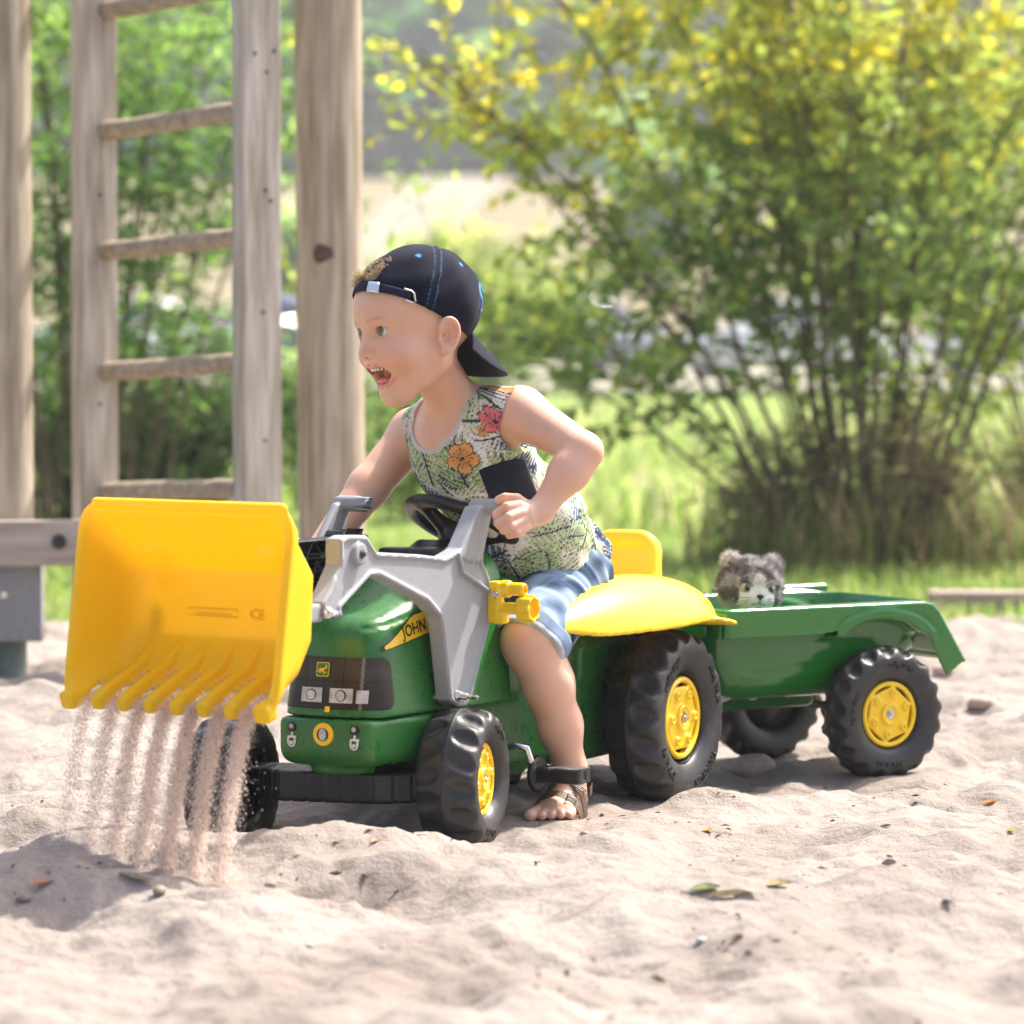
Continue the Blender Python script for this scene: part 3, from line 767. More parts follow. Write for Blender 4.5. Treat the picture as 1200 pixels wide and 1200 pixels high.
s = SDF()                                         # black latticed guard beside the far arm
for z in (.402, .427): s.u(d_box((.63, -.095, z), (.14, .014, .0022), .001))
for k in range(12):
    x = .50 + k * .0235; s.u(d_cap((x, -.083, .402), (x + .0235, -.083, .427) if k % 2 else (x + .0235, -.083, .402), .0018)); s.u(d_cap((x, -.083, .427 if k % 2 == 0 else .402), (x + .0235, -.083, .402 if k % 2 == 0 else .427), .0018))
    s.u(d_box((x, -.095, .375), (.0014, .012, .028), .0005, rotm('Y', 24 if k % 2 else -24)))
s.u(d_box((.63, -.110, .380), (.14, .0015, .045), .001)); s.u(d_box((.63, -.095, .350), (.14, .014, .0022), .001))
obj("lattice_guard", s.mesh("lattice", .0027), M['black'], trac)
# bolts
def bolt(parent, p, q, r, name="bolt", m='chrome'):
    b = bmesh.new(); p = Vector(p); q = Vector(q); bm_cyl(b, p, q, r, r * .8, seg=6 if name == "nut" else 20, bevel=r * .18); d = (q - p).normalized()
    bm_cyl(b, q - d * .001, q + d * r * .5, r * .5, r * .42, seg=14, bevel=r * .1); return obj(name, b, M[m], parent, smooth=None)
bolt(arm, (.868, .126, .425), (.868, .130, .425), .0075, "pivot_pin", 'dark')
bolt(arm, (.590, .118, .212), (.590, .128, .212), .0085); bolt(arm, (.590, .128, .212), (.590, .137, .212), .0060, "nut"); bolt(arm, (.573, .118, .2095), (.573, .142, .2095), .0040)
b = bmesh.new(); bmesh.ops.create_uvsphere(b, u_segments=20, v_segments=14, radius=.0085); bmesh.ops.translate(b, verts=b.verts, vec=(.951, .124, .352)); obj("ball_stud", b, M['chrome'], arm)
b = bmesh.new(); bm_cyl(b, (.60, -.11, .21), (.60, .11, .21), .007); obj("cross_shaft", b, M['chrome'], trac, smooth=None)
b = bmesh.new()
b.free()
for y in (.107, -.107): b = bmesh.new(); bm_box(b, (.972, y, .352), (.040, .022, .024), bevel=.004); obj("bucket_bracket", b, M['grey'], trac, smooth=None)

# yellow screw clamp on the near arm
s = SDF(); q = (.490, .125, .345)
s.u(d_box((.492, .128, .338), (.010, .010, .030), .005)); s.u(d_cap((.488, .125, .357), (.488, .168, .357), .0095), .003); s.u(d_cyl((.488, .135, .357), (.488, .150, .357), .0125, .003), .002)
s.u(d_cap((.488, .125, .330), (.488, .172, .330), .0078), .003); s.u(d_box((.492, .137, .317), (.010, .008, .010), .003), .003)
s.c(d_cyl((.488, .160, .357), (.488, .19, .357), .006), .001)
def knob(P):
    x, y, z = P[..., 0] - .488, P[..., 1], P[..., 2] - .330; a = np.arctan2(z, x); r = np.hypot(x, z) - (.0185 + .0016 * np.cos(8 * a))
    d = smax(r, np.abs(y - .177) - .0115, .003); return smax(d, -smax(np.hypot(x, z) - .0145, .178 - y, .002), .002)
s.u((knob, np.array([.46, .16, .30]), np.array([.51, .19, .36])), .001)
cl = obj("screw_clamp", s.mesh("c", .0013), M['yellow'], trac)
bolt(cl, (.510, .134, .350), (.510, .141, .350), .0055)

# pedal and crank
b = bmesh.new(); bm_cyl(b, (.43, .085, .115), (.43, .105, .115), .020, seg=24, bevel=.003); obj("crank_hub", b, M['black'], trac, smooth=None)
A = Acc(); A.tube([(.43, .10, .118), (.43, .128, .128), (.425, .142, .124), (.415, .145, .10), (.405, .146, .088)], .0055, 10); crank = obj("crank", A.mesh("c"), M['chrome'], trac)
s = SDF(); s.u(d_cyl((.400, .142, .084), (.400, .152, .084), .027, .004)); s.u(d_box((.400, .186, .084), (.020, .038, .0105), .004), .003)
for k in range(14): s.u(d_box((.400, .158 + k * .005, .0945), (.017, .0012, .0018), .0005))
for k in range(3): s.c(d_box((.400, .226, .084), (.004, .004, .006), .001), .001)
pe = obj("pedal", s.mesh("p", .0016), M['black'], trac)

# bucket
bk = empty("bucket", (1.07, 0, 0), R_(-7.5), trac)
Apt, Bpt, Cpt, Dpt, Tpt = (.028, .494), (-.062, .412), (-.060, .318), (-.022, .274), (.066, .237)
op_n = np.array([.257, .038]); op_n = np.array([Apt[1] - Tpt[1], Tpt[0] - Apt[0]]); op_n /= vlen(op_n)   # out of the opening
ex = lambda p, q, L: tuple(np.array(p) + (np.array(p) - np.array(q)) / vlen(np.array(p) - np.array(q)) * L)
pb_ = poly_sdf([ex(Apt, Bpt, .08), Bpt, Cpt, Dpt, ex(Tpt, Dpt, .08)])
def opd(P): return (P[..., 0] - Apt[0]) * op_n[0] + (P[..., 2] - Apt[1]) * op_n[1]      # distance in front of the opening
def bfun(P, th, k=.032):
    y = P[..., 1]; dep = np.clip(-opd(P), 0, .2); side = np.abs(y) - (.177 - .24 * dep)
    return smax(pb_(P[..., 0], P[..., 2]), side, k) + th
TEETH = [-.137 + i * .0455 for i in range(7)]; TEETH = [-.1125 + i * .045 for i in range(6)]
fl = np.array([Tpt[0] - Dpt[0], Tpt[1] - Dpt[1]]); fl /= vlen(fl)
def buck(P):
    o = bfun(P, 0); od = opd(P)
    lip = bfun(P, -.0065, .036); lipd = smax(lip, np.abs(od + .011) - .012, .005)
    outer = smin(o, lipd, .004); outer = smax(outer, od, .005)
    d = smax(outer, -bfun(P, .0065), .004)
    inn = smax(lip + .013, np.abs(od + .008) - .2, .001); 
    return d
s = SDF(); s.u((buck, np.array([-.075, -.19, .22]), np.array([.085, .19, .51])))
for y in [-.155 + .0] : pass
gaps = [-.135 + i * .045 for i in range(7)]
for g_ in gaps: s.c(d_box((.058, g_, .238), (.038, .0135, .016), .003, rotm('Y', 21)), .003)
for y in TEETH:
    s.u(d_cap((-.044, y, .305), (-.012, y, .278), .0080, .0095), .002); s.u(d_cap((-.012, y, .278), (.060, y, .248), .0098, .0095), .002); s.u(d_box((.066, y, .240), (.010, .0085, .010), .004, rotm('Y', 20)), .003)
for sd in (1, -1): s.u(d_box((.064, sd * .164, .240), (.012, .012, .012), .005, rotm('Y', 20)), .004)
s.u(d_cap((.030, -.15, .497), (.030, .165, .497), .006), .006)
for y in (-.107, .107): s.c(d_box((-.066, y, .36), (.006, .02, .03), .004), .004)
for y in (-.10, .10): s.u(d_box((-.035, y, .43), (.02, .016, .012), .008, rotm('Y', -42)), .012)
bo_ = obj("bucket_shell", s.mesh("b", .0030), M['yellow_b'], bk)
# embossed mark on the back wall
me = text_mesh("CE", .020, .0006, .0002, 2); V = verts_of(me); V2 = np.stack([-.0525 + V[:, 2] + 0, V[:, 0] * 1 + .055, V[:, 1] + .352], -1)
me.vertices.foreach_set("co", V2.astype(np.float32).ravel()); me.update(); obj("embossed_mark", me, M['yellow_b'], bk, smooth=False)
b = bmesh.new()
for z, w_ in ((.357, .085), (.3475, .085), (.351, .06)): bm_box(b, (-.0528, -.02, z), (.0012, w_, .0016))
obj("embossed_lines", b, M['yellow_b'], bk, smooth=False)
tr_ = empty("tow_hitch", (-.16, 0, 0), 0, trac)
b = bmesh.new(); bm_box(b, (-.005, 0, .13), (.10, .04, .018), bevel=.004); bm_cyl(b, (-.02, 0, .11), (-.02, 0, .18), .008); obj("hitch_bar", b, M['black'], tr_, smooth=None)

# ================================================================ THE TRAILER
trl = empty("toy_trailer", (*RX, 0), -math.pi / 2 - RH)
tag(trl, "green plastic toy trailer tub hitched behind the toy tractor, carrying the plush cat", "toy trailer")
tw = [("rolly toys", 300), ("225 x 80", 205), ("rolly toys", 30)]
wheel(trl, (-.005, .166, .109), .1085, .066, 18, .0535, 0, .35, tw); wheel(trl, (-.005, -.166, .109), .1085, .066, 18, .0535, 0, .9, (), True)
b = bmesh.new(); bm_cyl(b, (-.005, -.17, .109), (-.005, .17, .109), .007); obj("axle", b, M['dark'], trl, smooth=None)
b = bmesh.new(); bm_box(b, (.30, 0, .135), (.30, .035, .02), bevel=.005); obj("drawbar", b, M['green_t'], trl, smooth=None)
tubp = poly_sdf([(.318, .34), (.305, .20), (.270, .145), (.225, .134), (.02, .134), (-.02, .150), (-.115, .205), (-.15, .34)])
RIMZ = lambda x: .287 - .004 * sstep(0, .3, np.abs(x)) 
def tub(P, th=0.):
    y = P[..., 1]; side = np.abs(y) - (.135 + .10 * (P[..., 2] - .25)); return smax(tubp(P[..., 0], P[..., 2]), side, .05) + th
def tubw(P):
    x, y, z = P[..., 0], P[..., 1], P[..., 2]
    arch = .030 * np.exp(-((x + .005) / .10) ** 4)
    out = tub(P); d = smax(out, z - .2865, .001); d = smax(d, -tub(P, .0045), .003)
    # rim that bends down into the tail lip, with a skirt hanging from its edge
    c1 = np.stack([x, z], -1); dc = np.full(x.shape, 1e9)
    for a_, b_ in zip(RCUR, RCUR[1:]):
        a_ = np.array(a_); b_ = np.array(b_); h_ = np.clip(((c1 - a_) @ (b_ - a_)) / ((b_ - a_) @ (b_ - a_)), 0, 1); dc = np.minimum(dc, vlen(c1 - a_ - h_[..., None] * (b_ - a_)))
    ins = rpoly(x, z)                                  # negative below the rim curve
    fx = np.maximum(x - .322, -.60 - x); fy = np.abs(y) - .172
    rad = np.hypot(np.maximum(fx + .03, 0), np.maximum(fy + .03, 0)) - .03 + np.minimum(np.maximum(fx + .03, fy + .03), 0)
    rimd = smax(rad, dc - .0022, .002); rimd = smax(rimd, -tub(P, .002), .002)
    d = smin(d, rimd, .004)
    lowd = .044 - .026 * np.exp(-((x + .005) / .085) ** 4) - .030 * sstep(-.135, -.168, x)
    sk = smax(np.abs(rad + .002) - .0022, np.maximum(np.maximum(ins, -ins - lowd), -((x + .17) * .545 + (z - .187) * .84)), .002)
    d = smin(d, sk, .005)
    ar = np.abs(np.hypot(x + .005, (z - .13) * 1.0) - .138) - .006; ar = smax(ar, np.maximum(np.abs(y) - .172, .13 - np.abs(y)), .003); ar = smax(ar, np.maximum(.236 - z, z - .283), .002)
    return smin(d, ar, .010)
RCUR = [(.322, .2845), (-.088, .2845), (-.104, .281), (-.116, .270), (-.170, .187)]
rpoly = poly_sdf([(.60, .2845)] + RCUR[1:] + [(-.50, -.324), (.60, -.324)])
s = SDF(); s.u((tubw, np.array([-.18, -.18, .12]), np.array([.335, .18, .295])))
s.u(d_box((-.02, -.168, .289), (.12, .0035, .008), .0035), .004)
s.u(d_cap((.21, 0, .128), (.03, 0, .128), .02), .02)
obj("tub", s.mesh("t", .0035), M['green_t'], trl)

# ================================================================ THE BOY
PO = np.array([.10, 5.45, 0.])
person = empty("person", tuple(PO)); tag(person, "boy in a flowered tank top and backwards navy cap, straddling the toy tractor and laughing", "person")
def J(px, py, Y): return W(px, py, Y) - PO
def unit(v): v = np.array(v, float); return v / vlen(v)
pel = J(642, 676, 5.45); bel = J(606, 612, 5.38); che = J(556, 540, 5.31); nkb = J(532, 468, 5.285)
sL = J(612, 484, 5.225); eL = J(684, 529, 5.135); wL = J(634, 598, 5.11)
sR = J(486, 508, 5.41); eR = J(431, 572, 5.36); wR = J(372, 650, 5.29)
hL = J(656, 692, 5.40); kL = J(623, 752, 5.225); cLg = J(642, 800, 5.235); mLg = J(656, 850, 5.26); aL = J(668, 900, 5.28)
lat = unit(sL - sR); axs = unit(nkb - pel); dep = unit(np.cross(lat, axs)); lat = unit(np.cross(axs, dep)); TR = np.stack([lat, axs, dep], 1)
# dep points out of the chest or the back; make it the chest side
if dep @ np.array([-.5, -.8, 0]) < 0: dep = -dep; TR[:, 2] = dep
# head frame
hf = R_(-33); HC = J(485, 389, 5.20)
Rz = Matrix.Rotation(math.pi + R_(33), 3, 'Z'); Ry = Matrix.Rotation(R_(7), 3, 'Y'); Rx = Matrix.Rotation(R_(3), 3, 'X')
HR = np.array(Rz @ Ry @ Rx)                     # columns: forward, left, up
def h2w(p): return HR @ np.array(p, float) + HC
def head_sdf():
    s = SDF()
    s.u(d_ell((-.014, 0, .036), (.089, .073, .080)))
    s.u(d_ell((.028, 0, .036), (.051, .060, .050)), .03)
    s.u(d_ell((.020, 0, -.022), (.056, .057, .056)), .03)
    for q in (1, -1):
        s.u(d_cap((-.005, q * .042, -.040), (.036, q * .012, -.078), .024, .018), .022)
        s.u(d_ell((.042, q * .039, -.027), (.027, .023, .021)), .018)
        s.u(d_cap((.073, q * .012, .0225), (.062, q * .040, .0205), .0075, .005), .012)     # brow ridge
        s.c(d_ell((.0815, q * .029, .0070), (.0140, .018, .0105)), .012)                     # socket
    s.u(d_cap((.072, 0, .008), (.080, 0, -.016), .0065, .0072), .012)
    s.u(d_ell((.0860, 0, -.0205), (.0090, .0082, .0076)), .008)
    for q in (1, -1):
        s.u(d_ell((.0790, q * .0100, -.0225), (.0075, .0060, .0056)), .005)
        s.c(d_ell((.0845, q * .0052, -.0280), (.0030, .0026, .0028)), .002)
    s.u(d_ell((.060, 0, -.042), (.019, .026, .017)), .016)
    s.u(d_ell((.045, 0, -.086), (.018, .021, .014)), .018)                                 # chin
    # mouth
    s.c(d_ell((.073, 0, -.0540), (.027, .0275, .0168)), .003)
    up = [(.0540, .0315, -.0385), (.0675, .0200, -.0405), (.0765, .008, -.0400), (.0775, 0, -.0405), (.0765, -.008, -.0400), (.0675, -.0200, -.0405), (.0540, -.0315, -.0385)]
    lo_ = [(.0540, .0315, -.0395), (.0570, .0245, -.0590), (.0615, .0115, -.0700), (.0625, 0, -.0710), (.0615, -.0115, -.0700), (.0570, -.0245, -.0590), (.0540, -.0315, -.0395)]
    for a, b in zip(up, up[1:]): s.u(d_cap(a, b, .0022), .004)
    for a, b in zip(lo_, lo_[1:]): s.u(d_cap(a, b, .0030), .004)
    for q in (1, -1):
        # eyelids round the ball
        ec = np.array((.0605, q * .0290, .0075))
        s.u(d_ell(ec, (.0140, .0145, .0138)), .004)
        s.c(d_ell(ec, (.0124, .0128, .0124)), 0)
        s.c(d_ell(ec + np.array((.012, 0, .0006)), (.014, .0122, .0066)), .0012)
        # ear
        c = np.array((-.011, q * .0735, -.010)); tilt = rotm('Z', -q * 24) @ rotm('Y', -10)
        def earf(P, c=c, tilt=tilt, q=q):
            Q = (P - c) @ tilt; x, y, z = Q[..., 0], Q[..., 1] * q, Q[..., 2]
            sx = .0150 + .003 * np.clip(z / .026, -1, 1); rr = np.hypot(x / sx, z / .0245)
            plate = np.maximum((rr - 1) * .014, np.abs(y - .0035 * rr) - .0022)
            helix = np.hypot((rr - .90) * .016, y - .006) - .0032; helix = np.where((x > .004) & (z < .006), helix + .004, helix)
            anti = np.hypot((np.hypot((x - .0035) / .0085, (z + .001) / .0145) - 1) * .009, y - .004) - .0020
            trag = vlen(np.stack([x - .011, y - .004, z + .005], -1)) - .0042
            lobe = vlen(np.stack([(x - .004) , (y - .003) * 1.6, (z + .0235)], -1)) - .0068
            conc = vlen(np.stack([(x - .003) / 1.0, (y - .007), (z + .003) / 1.4], -1)) - .0068
            d = smin(smin(plate, helix, .003), smin(anti, smin(trag, lobe, .004), .003), .003); return smax(d, -conc, .003)
        s.u((earf, c - .035, c + .035), .006)
    return s, up, lo_
HS, up, lo_ = head_sdf()
def headf(P):
    Q = (P - HC) @ HR; d, _ = HS.ev(Q, Q.reshape(-1, 3).min(0), Q.reshape(-1, 3).max(0)); return d
def fingers(s, chains, k=.0035, root=.006):
    for pts, r in chains:
        for i, (a, b) in enumerate(zip(pts, pts[1:])): s.u(d_cap(a, b, r * (1.06 - .05 * i), r * (1.0 - .05 * i)), root if i == 0 else .0015)
def TL(x, y, z): return np.array([*t2w(x, y), z]) - PO
def torso(s, g=0., er=0.):
    if er:
        s.u(d_cap(pel, bel, .052, .052)); s.u(d_cap(bel, che, .052, .060), .02); s.u(d_cap(pel, hL, .05, .05), .02); s.u(d_cap(pel, TL(.13, -.06, .35), .05, .05), .02)
        s.u(d_ell(che + axs * .02, np.array([.088, .090, .072]), TR), .03)
        s.u(d_cap(J(545, 490, 5.29), sL + np.array([-.006, 0, -.002]), .040, .036), .03); s.u(d_cap(J(520, 495, 5.33), sR, .038, .033), .03); return
    s.u(d_ell(pel, np.array([.098, .085, .086]) + g, TR)); s.u(d_ell(bel, np.array([.097, .105, .080]) + g, TR), .04); s.u(d_ell(che, np.array([.096, .105, .072]) + g, TR), .04)
    s.u(d_cap(J(545, 490, 5.29), sL + np.array([-.006, 0, -.002]), .040 + g, .036 + g), .03); s.u(d_cap(J(520, 495, 5.33), sR, .038 + g, .033 + g), .03)
B_ = SDF(); torso(B_, 0, 1)
B_.u(d_cap(nkb + np.array([.01, .01, -.02]), h2w((-.022, 0, -.05)), .036, .036), .025)
B_.u(d_cap(sL, eL, .0345, .0265), .022); B_.u(d_cap(eL, wL, .0268, .0175), .009); B_.u(d_ell(eL * .66 + wL * .34, (.0272, .0272, .0272)), .02)
B_.u(d_cap(sR, eR, .0345, .0300), .025); B_.u(d_cap(eR, wR, .0300, .0210), .012)
# left hand on the lever handle
pc = J(624, 605, 5.10); B_.u(d_cap(wL, J(618, 606, 5.098), .0170, .0175), .012); B_.u(d_ell(J(613, 604, 5.093), (.0145, .0145, .0185)), .008)
ch = [([J(609, 592, 5.088), J(594, 594, 5.075), J(582, 603, 5.088), J(583, 608, 5.105)], .0070),
      ([J(611, 601, 5.082), J(596, 606, 5.068), J(584, 613, 5.082), J(586, 616, 5.10)], .0070),
      ([J(613, 610, 5.080), J(600, 617, 5.067), J(590, 621, 5.082), J(593, 622, 5.10)], .0067),
      ([J(617, 618, 5.082), J(606, 625, 5.070), J(597, 627, 5.085), J(600, 626, 5.10)], .0060),
      ([J(620, 594, 5.105), J(606, 584, 5.108), J(592, 583, 5.112), J(584, 586, 5.118)], .0070)]
fingers(B_, ch, root=.004)
# right hand closed on the far lever, behind the lattice
for k in range(4):
    o_ = np.array([0, 0, -.013 * k]); B_.u(d_cap(wR + o_ + (-.02, -.02, .01), wR + o_ + (-.042, -.035, .0), .0075, .007), .006); B_.u(d_cap(wR + o_ + (-.042, -.035, 0), wR + o_ + (-.030, -.05, -.008), .007, .006), .002)
B_.u(d_ell(wR + (-.012, -.01, -.01), (.022, .022, .028)), .012); B_.u(d_cap(wR + (-.005, -.02, .01), wR + (-.035, -.045, .022), .009, .007), .008)
# left leg and foot
B_.u(d_cap(hL, kL, .058, .044), .03); B_.u(d_cap(kL, cLg, .0385, .0350), .02); B_.u(d_cap(cLg, mLg, .0350, .030), .02); B_.u(d_cap(mLg, aL, .0305, .0225), .02)
fd = unit((-.30, -.95, 0)); fl_ = unit((.95, -.30, 0))
foot0 = aL * np.array([1, 1, 0]) + np.array([0, .012, 0])
def ft(f, l, z): return foot0 + fd * f + fl_ * l + np.array([0, 0, z])
B_.u(d_cap(aL, ft(-.004, 0, .045), .0225, .0215), .015); B_.u(d_ell(ft(-.012, 0, .036), (.021, .024, .020)), .015)
B_.u(d_cap(ft(.01, 0, .052), ft(.075, 0, .034), .022, .016), .015)
B_.u(d_cap(ft(.070, -.016, .032), ft(.078, .018, .030), .0145, .0135), .014)
for k, (l, L_, r) in enumerate(((-.024, .116, .0092), (-.008, .113, .0070), (.004, .107, .0066), (.0155, .100, .0062), (.026, .091, .0060))):
    B_.u(d_cap(ft(.078, l * .9, .030), ft(L_ - .008, l, .0285), r * 1.05, r), .007); B_.u(d_ell(ft(L_, l, .0275), (r, r * 1.1, r)), .002)
# right leg on the far side of the hood
hR, kR, aR = TL(.13, -.06, .35), TL(.36, -.135, .30), TL(.36, -.175, .10)
B_.u(d_cap(hR, kR, .058, .044), .03); B_.u(d_cap(kR, aR, .040, .023), .02); B_.u(d_cap(aR, aR + fd * .09 + (0, 0, -.05), .022, .016), .015)
B_.u((headf, HC - .135, HC + .135), .018)
me = B_.mesh("body", .0020 if not globals().get('FASTBOY') else .003)
V = verts_of(me).astype(float); Hq = (V - HC) @ HR
def g3(c, r, P=Hq): return np.exp(-(((P - np.array(c)) / np.array(r)) ** 2).sum(1))
base = np.array([.70, .415, .295]); C = np.tile(base, (len(V), 1))
nz_ = noise3(V * 45) * .05 + noise3(V * 12) * .06; C *= (1 + nz_)[:, None]; C *= 1 + np.array([0, .10, .13]) * np.clip(noise3(V * 26 + 5), -1, 1)[:, None] * 1.2
def tint(w, c): 
    global C
    w = np.clip(w, 0, 1)[:, None]; C = C * (1 - w) + w * np.array(c)
tint(.45 * (g3((.055, .042, -.032), (.03, .022, .02)) + g3((.055, -.042, -.032), (.03, .022, .02))), (.66, .27, .20))
tint(.40 * g3((.088, 0, -.022), (.010, .014, .010)), (.66, .28, .21))
tint(.30 * (g3((-.01, .078, -.004), (.03, .014, .03))), (.66, .26, .18))
# lips
lipw = np.zeros(len(V))
for pts, rr in ((up, .0043), (lo_, .0052)):
    for a, b in zip(pts, pts[1:]): lipw = np.maximum(lipw, 1 - sstep(rr * .75, rr * 1.15, d_cap(a, b, 0)[0](Hq)))
tint(.62 * lipw, (.62, .22, .18))
inm = d_ell((.073, 0, -.0540), (.0278, .0284, .0176))[0](Hq); tint((1 - sstep(-.0005, .001, inm)) * (lipw < .3) * (Hq[:, 0] > .05), (.34, .08, .07))
tint(.8 * (g3((.0850, .0052, -.0286), (.0030, .0028, .0030)) + g3((.0850, -.0052, -.0286), (.003, .0028, .003))), (.25, .09, .07))
for q in (1, -1):                                                   # lash line, faint brow
    ec = np.array((.0605, q * .0290, .0075)); rr = vlen((Hq - ec - np.array((.0, 0, .0006))) / np.array((1, .0122, .0066)) * np.array((0, 1, 1)))
    fr = (Hq[:, 0] > .068) & (np.abs(Hq[:, 1] - q * .0295) < .017)
    tint(.75 * np.exp(-((rr - 1.03) / .10) ** 2) * fr * (Hq[:, 2] > .006), (.13, .07, .05)); tint(.15 * np.exp(-((rr - 1.03) / .12) ** 2) * fr * (Hq[:, 2] <= .006), (.45, .2, .15))
    tint(.20 * np.exp(-((rr - 1.7) / .35) ** 2) * fr, (.50, .26, .20))
    bz = .0225 + .004 * np.sin((np.abs(Hq[:, 1]) - .012) / .03 * 2.4) ; tint(.50 * np.exp(-((Hq[:, 2] - bz) / .0022) ** 2) * sstep(.010, .014, np.abs(Hq[:, 1])) * (1 - sstep(.036, .044, np.abs(Hq[:, 1]))) * (Hq[:, 0] > .04) * (Hq[:, 1] * q > 0), (.36, .20, .12))
# short fair hair at temple, nape and behind the ear
hm = sstep(-.004, -.022, Hq[:, 0] - .02 * 0 ) * sstep(-.052, -.035, Hq[:, 2] + .25 * (Hq[:, 0] + .04)) * (np.abs(Hq[:, 1]) < .072) * (vlen(Hq) < .14)
st_ = .5 + .5 * noise3(np.stack([Hq[:, 0] * 260 + Hq[:, 2] * 120, Hq[:, 1] * 200, Hq[:, 2] * 120], -1)); tint(.75 * hm * (.45 + .55 * st_), (.33, .21, .12))
tp = g3((.018, .06, .035), (.022, .03, .022)); tint(.5 * tp * (.3 + .7 * st_), (.45, .30, .18))
# nails and knuckles
for pts, r in ch[:4]: tint(.25 * np.exp(-(vlen(V - pts[1]) / .006) ** 2), (.66, .30, .22))
for l, L_ in ((-.024, .116), (-.008, .113), (.004, .107), (.0155, .100), (.026, .091)): tint(.5 * np.exp(-(vlen(V - ft(L_ + .003, l, .034)) / .0045) ** 2), (.80, .55, .46)); tint(.35 * np.exp(-(vlen(V - ft(L_ + .004, l, .026)) / .008) ** 2), (.66, .28, .22))
kc = np.exp(-(vlen(V - kL) / .035) ** 2); tint(.18 * kc, (.55, .25, .17)); tint(.22 * np.exp(-(vlen(V - eL) / .03) ** 2), (.60, .27, .18)); spk = noise3(V * 330); tint(.5 * sstep(.42, .55, spk) * (V[:, 2] < .22), (.55, .46, .38))
add_cols(me, np.clip(C, 0, 1))
M['skin'] = mat("skin", base, .42, .45, attr="col", sss=.12, bump=.07, bscale=520)
body = obj("body", me, M['skin'], person)
# eyes
M['eye'] = mat("eye", (1, 1, 1), .08, .6, attr="col", coat=.6)
gz = unit((1, -.06, .16))
for q in (1, -1):
    b = bmesh.new(); bmesh.ops.create_uvsphere(b, u_segments=48, v_segments=32, radius=.0124); em = bmesh_to = bpy.data.meshes.new("eye"); b.to_mesh(em); b.free()
    v = verts_of(em); n = v / .0124; a = np.arccos(np.clip(n @ gz, -1, 1)); c = np.tile((.62, .58, .55), (len(v), 1))
    th = np.arctan2(n[:, 1], n[:, 2]); ir = np.stack([.085 + .03 * np.sin(th * 17), .060 + .02 * np.sin(th * 23), .035 + 0 * th], -1)
    c = np.where((a < .57)[:, None], ir, c); c = np.where(((a > .50) & (a < .59))[:, None], ir * .3, c); c = np.where((a < .25)[:, None], .005, c); add_cols(em, c)
    o = obj("eye", em, M['eye'], person); o.matrix_local = Matrix.Translation(h2w((.0602, q * .0290, .0075))) @ Matrix(HR.tolist()).to_4x4()
# teeth and tongue
M['tooth'] = mat("tooth", (.80, .77, .70), .25, .5); M['tongue'] = mat("tongue", (.66, .22, .20), .4, .5, sss=.1)
for k in range(8):
    a = (k - 3.5) * .0053; x = .0735 - 22 * a * a * 1.1; b = bmesh.new(); bmesh.ops.create_icosphere(b, subdivisions=2, radius=1)
    bmesh.ops.transform(b, matrix=Matrix.Translation(h2w((x, a, -.0450))) @ Matrix(HR.tolist()).to_4x4() @ Matrix.Rotation(-a * 40, 4, 'Z') @ Matrix.Diagonal((.0018, .0030, .0030, 1)), verts=b.verts); obj("tooth", b, M['tooth'], person)
b = bmesh.new(); bmesh.ops.create_icosphere(b, subdivisions=3, radius=1)
bmesh.ops.transform(b, matrix=Matrix.Translation(h2w((.054, 0, -.0625))) @ Matrix(HR.tolist()).to_4x4() @ Matrix.Diagonal((.0140, .0145, .0060, 1)), verts=b.verts); obj("tongue", b, M['tongue'], person)

# cap worn back to front
CE, CR = np.array((-.013, 0, .040)), np.array((.0975, .0815, .083))
def rimz(x, y): return .0195 + .66 * x + 1.2 * np.maximum(-x - .02, 0) ** 2 * 3
def cang(Q): return np.arctan2(Q[..., 1], (Q[..., 0] + .013) * .90 + (Q[..., 2] - .04) * .43)
SEAMS = (1.28, -1.28, 2.5, -2.5)
def capf(P):
    Q = (P - HC) @ HR; x, y, z = Q[..., 0], Q[..., 1], Q[..., 2]
    q = (Q - CE) / CR; k0 = vlen(q); k1 = vlen(q / CR); e = k0 * (k0 - 1) / (k1 + 1e-9)
    ang = cang(Q); wr = .0009 * np.sin(z * 160 + 3 * np.sin(ang * 2)) * sstep(.0, .09, z) + .0007 * np.sin(ang * 9 + z * 60)
    e = e - wr
    seam = np.min([np.abs(((ang - a + math.pi) % (2 * math.pi)) - math.pi) for a in SEAMS], axis=0)
    e = e + .0010 * np.exp(-(seam / .025) ** 2)
    d = smax(e, -(e + .0052), .001); d = smax(d, rimz(x, y) - z, .0015)
    hole = np.hypot((y - .011) / .66, (z - .081) * .95) - .0225; hole = np.maximum(np.maximum(hole, .0815 - z), -x)
    return smax(d, -hole, .001)
def brimf(P):
    Q = (P - HC) @ HR; x, y, z = Q[..., 0] + .088, Q[..., 1], Q[..., 2] + .016
    c, s_ = math.cos(R_(52)), math.sin(R_(52)); u = -x * c - z * s_; w = -x * s_ + z * c + 0; w = w + 7.5 * y * y
    out = np.hypot(np.maximum(u + .02, 0) , y * 1.32) - .104; return smax(np.maximum(np.abs(w) - .0024, -.012 - u), out, .002)
s = SDF(); s.u((capf, HC - .13, HC + .13)); s.u((brimf, h2w((-.12, 0, -.01)) - .10, h2w((-.12, 0, -.01)) + .10), .002)
me = s.mesh("cap", .0021 if not globals().get('FASTBOY') else .003)
V = verts_of(me).astype(float); Q = (V - HC) @ HR; ang = cang(Q); c = np.tile((.0030, .0050, .0155), (len(V), 1)) * (1 + .25 * noise3(V * 300))[:, None]
el = np.arctan2(Q[:, 2] - .04, np.hypot(Q[:, 0] + .013, Q[:, 1])); rho = np.hypot(Q[:, 0] + .013, Q[:, 1])
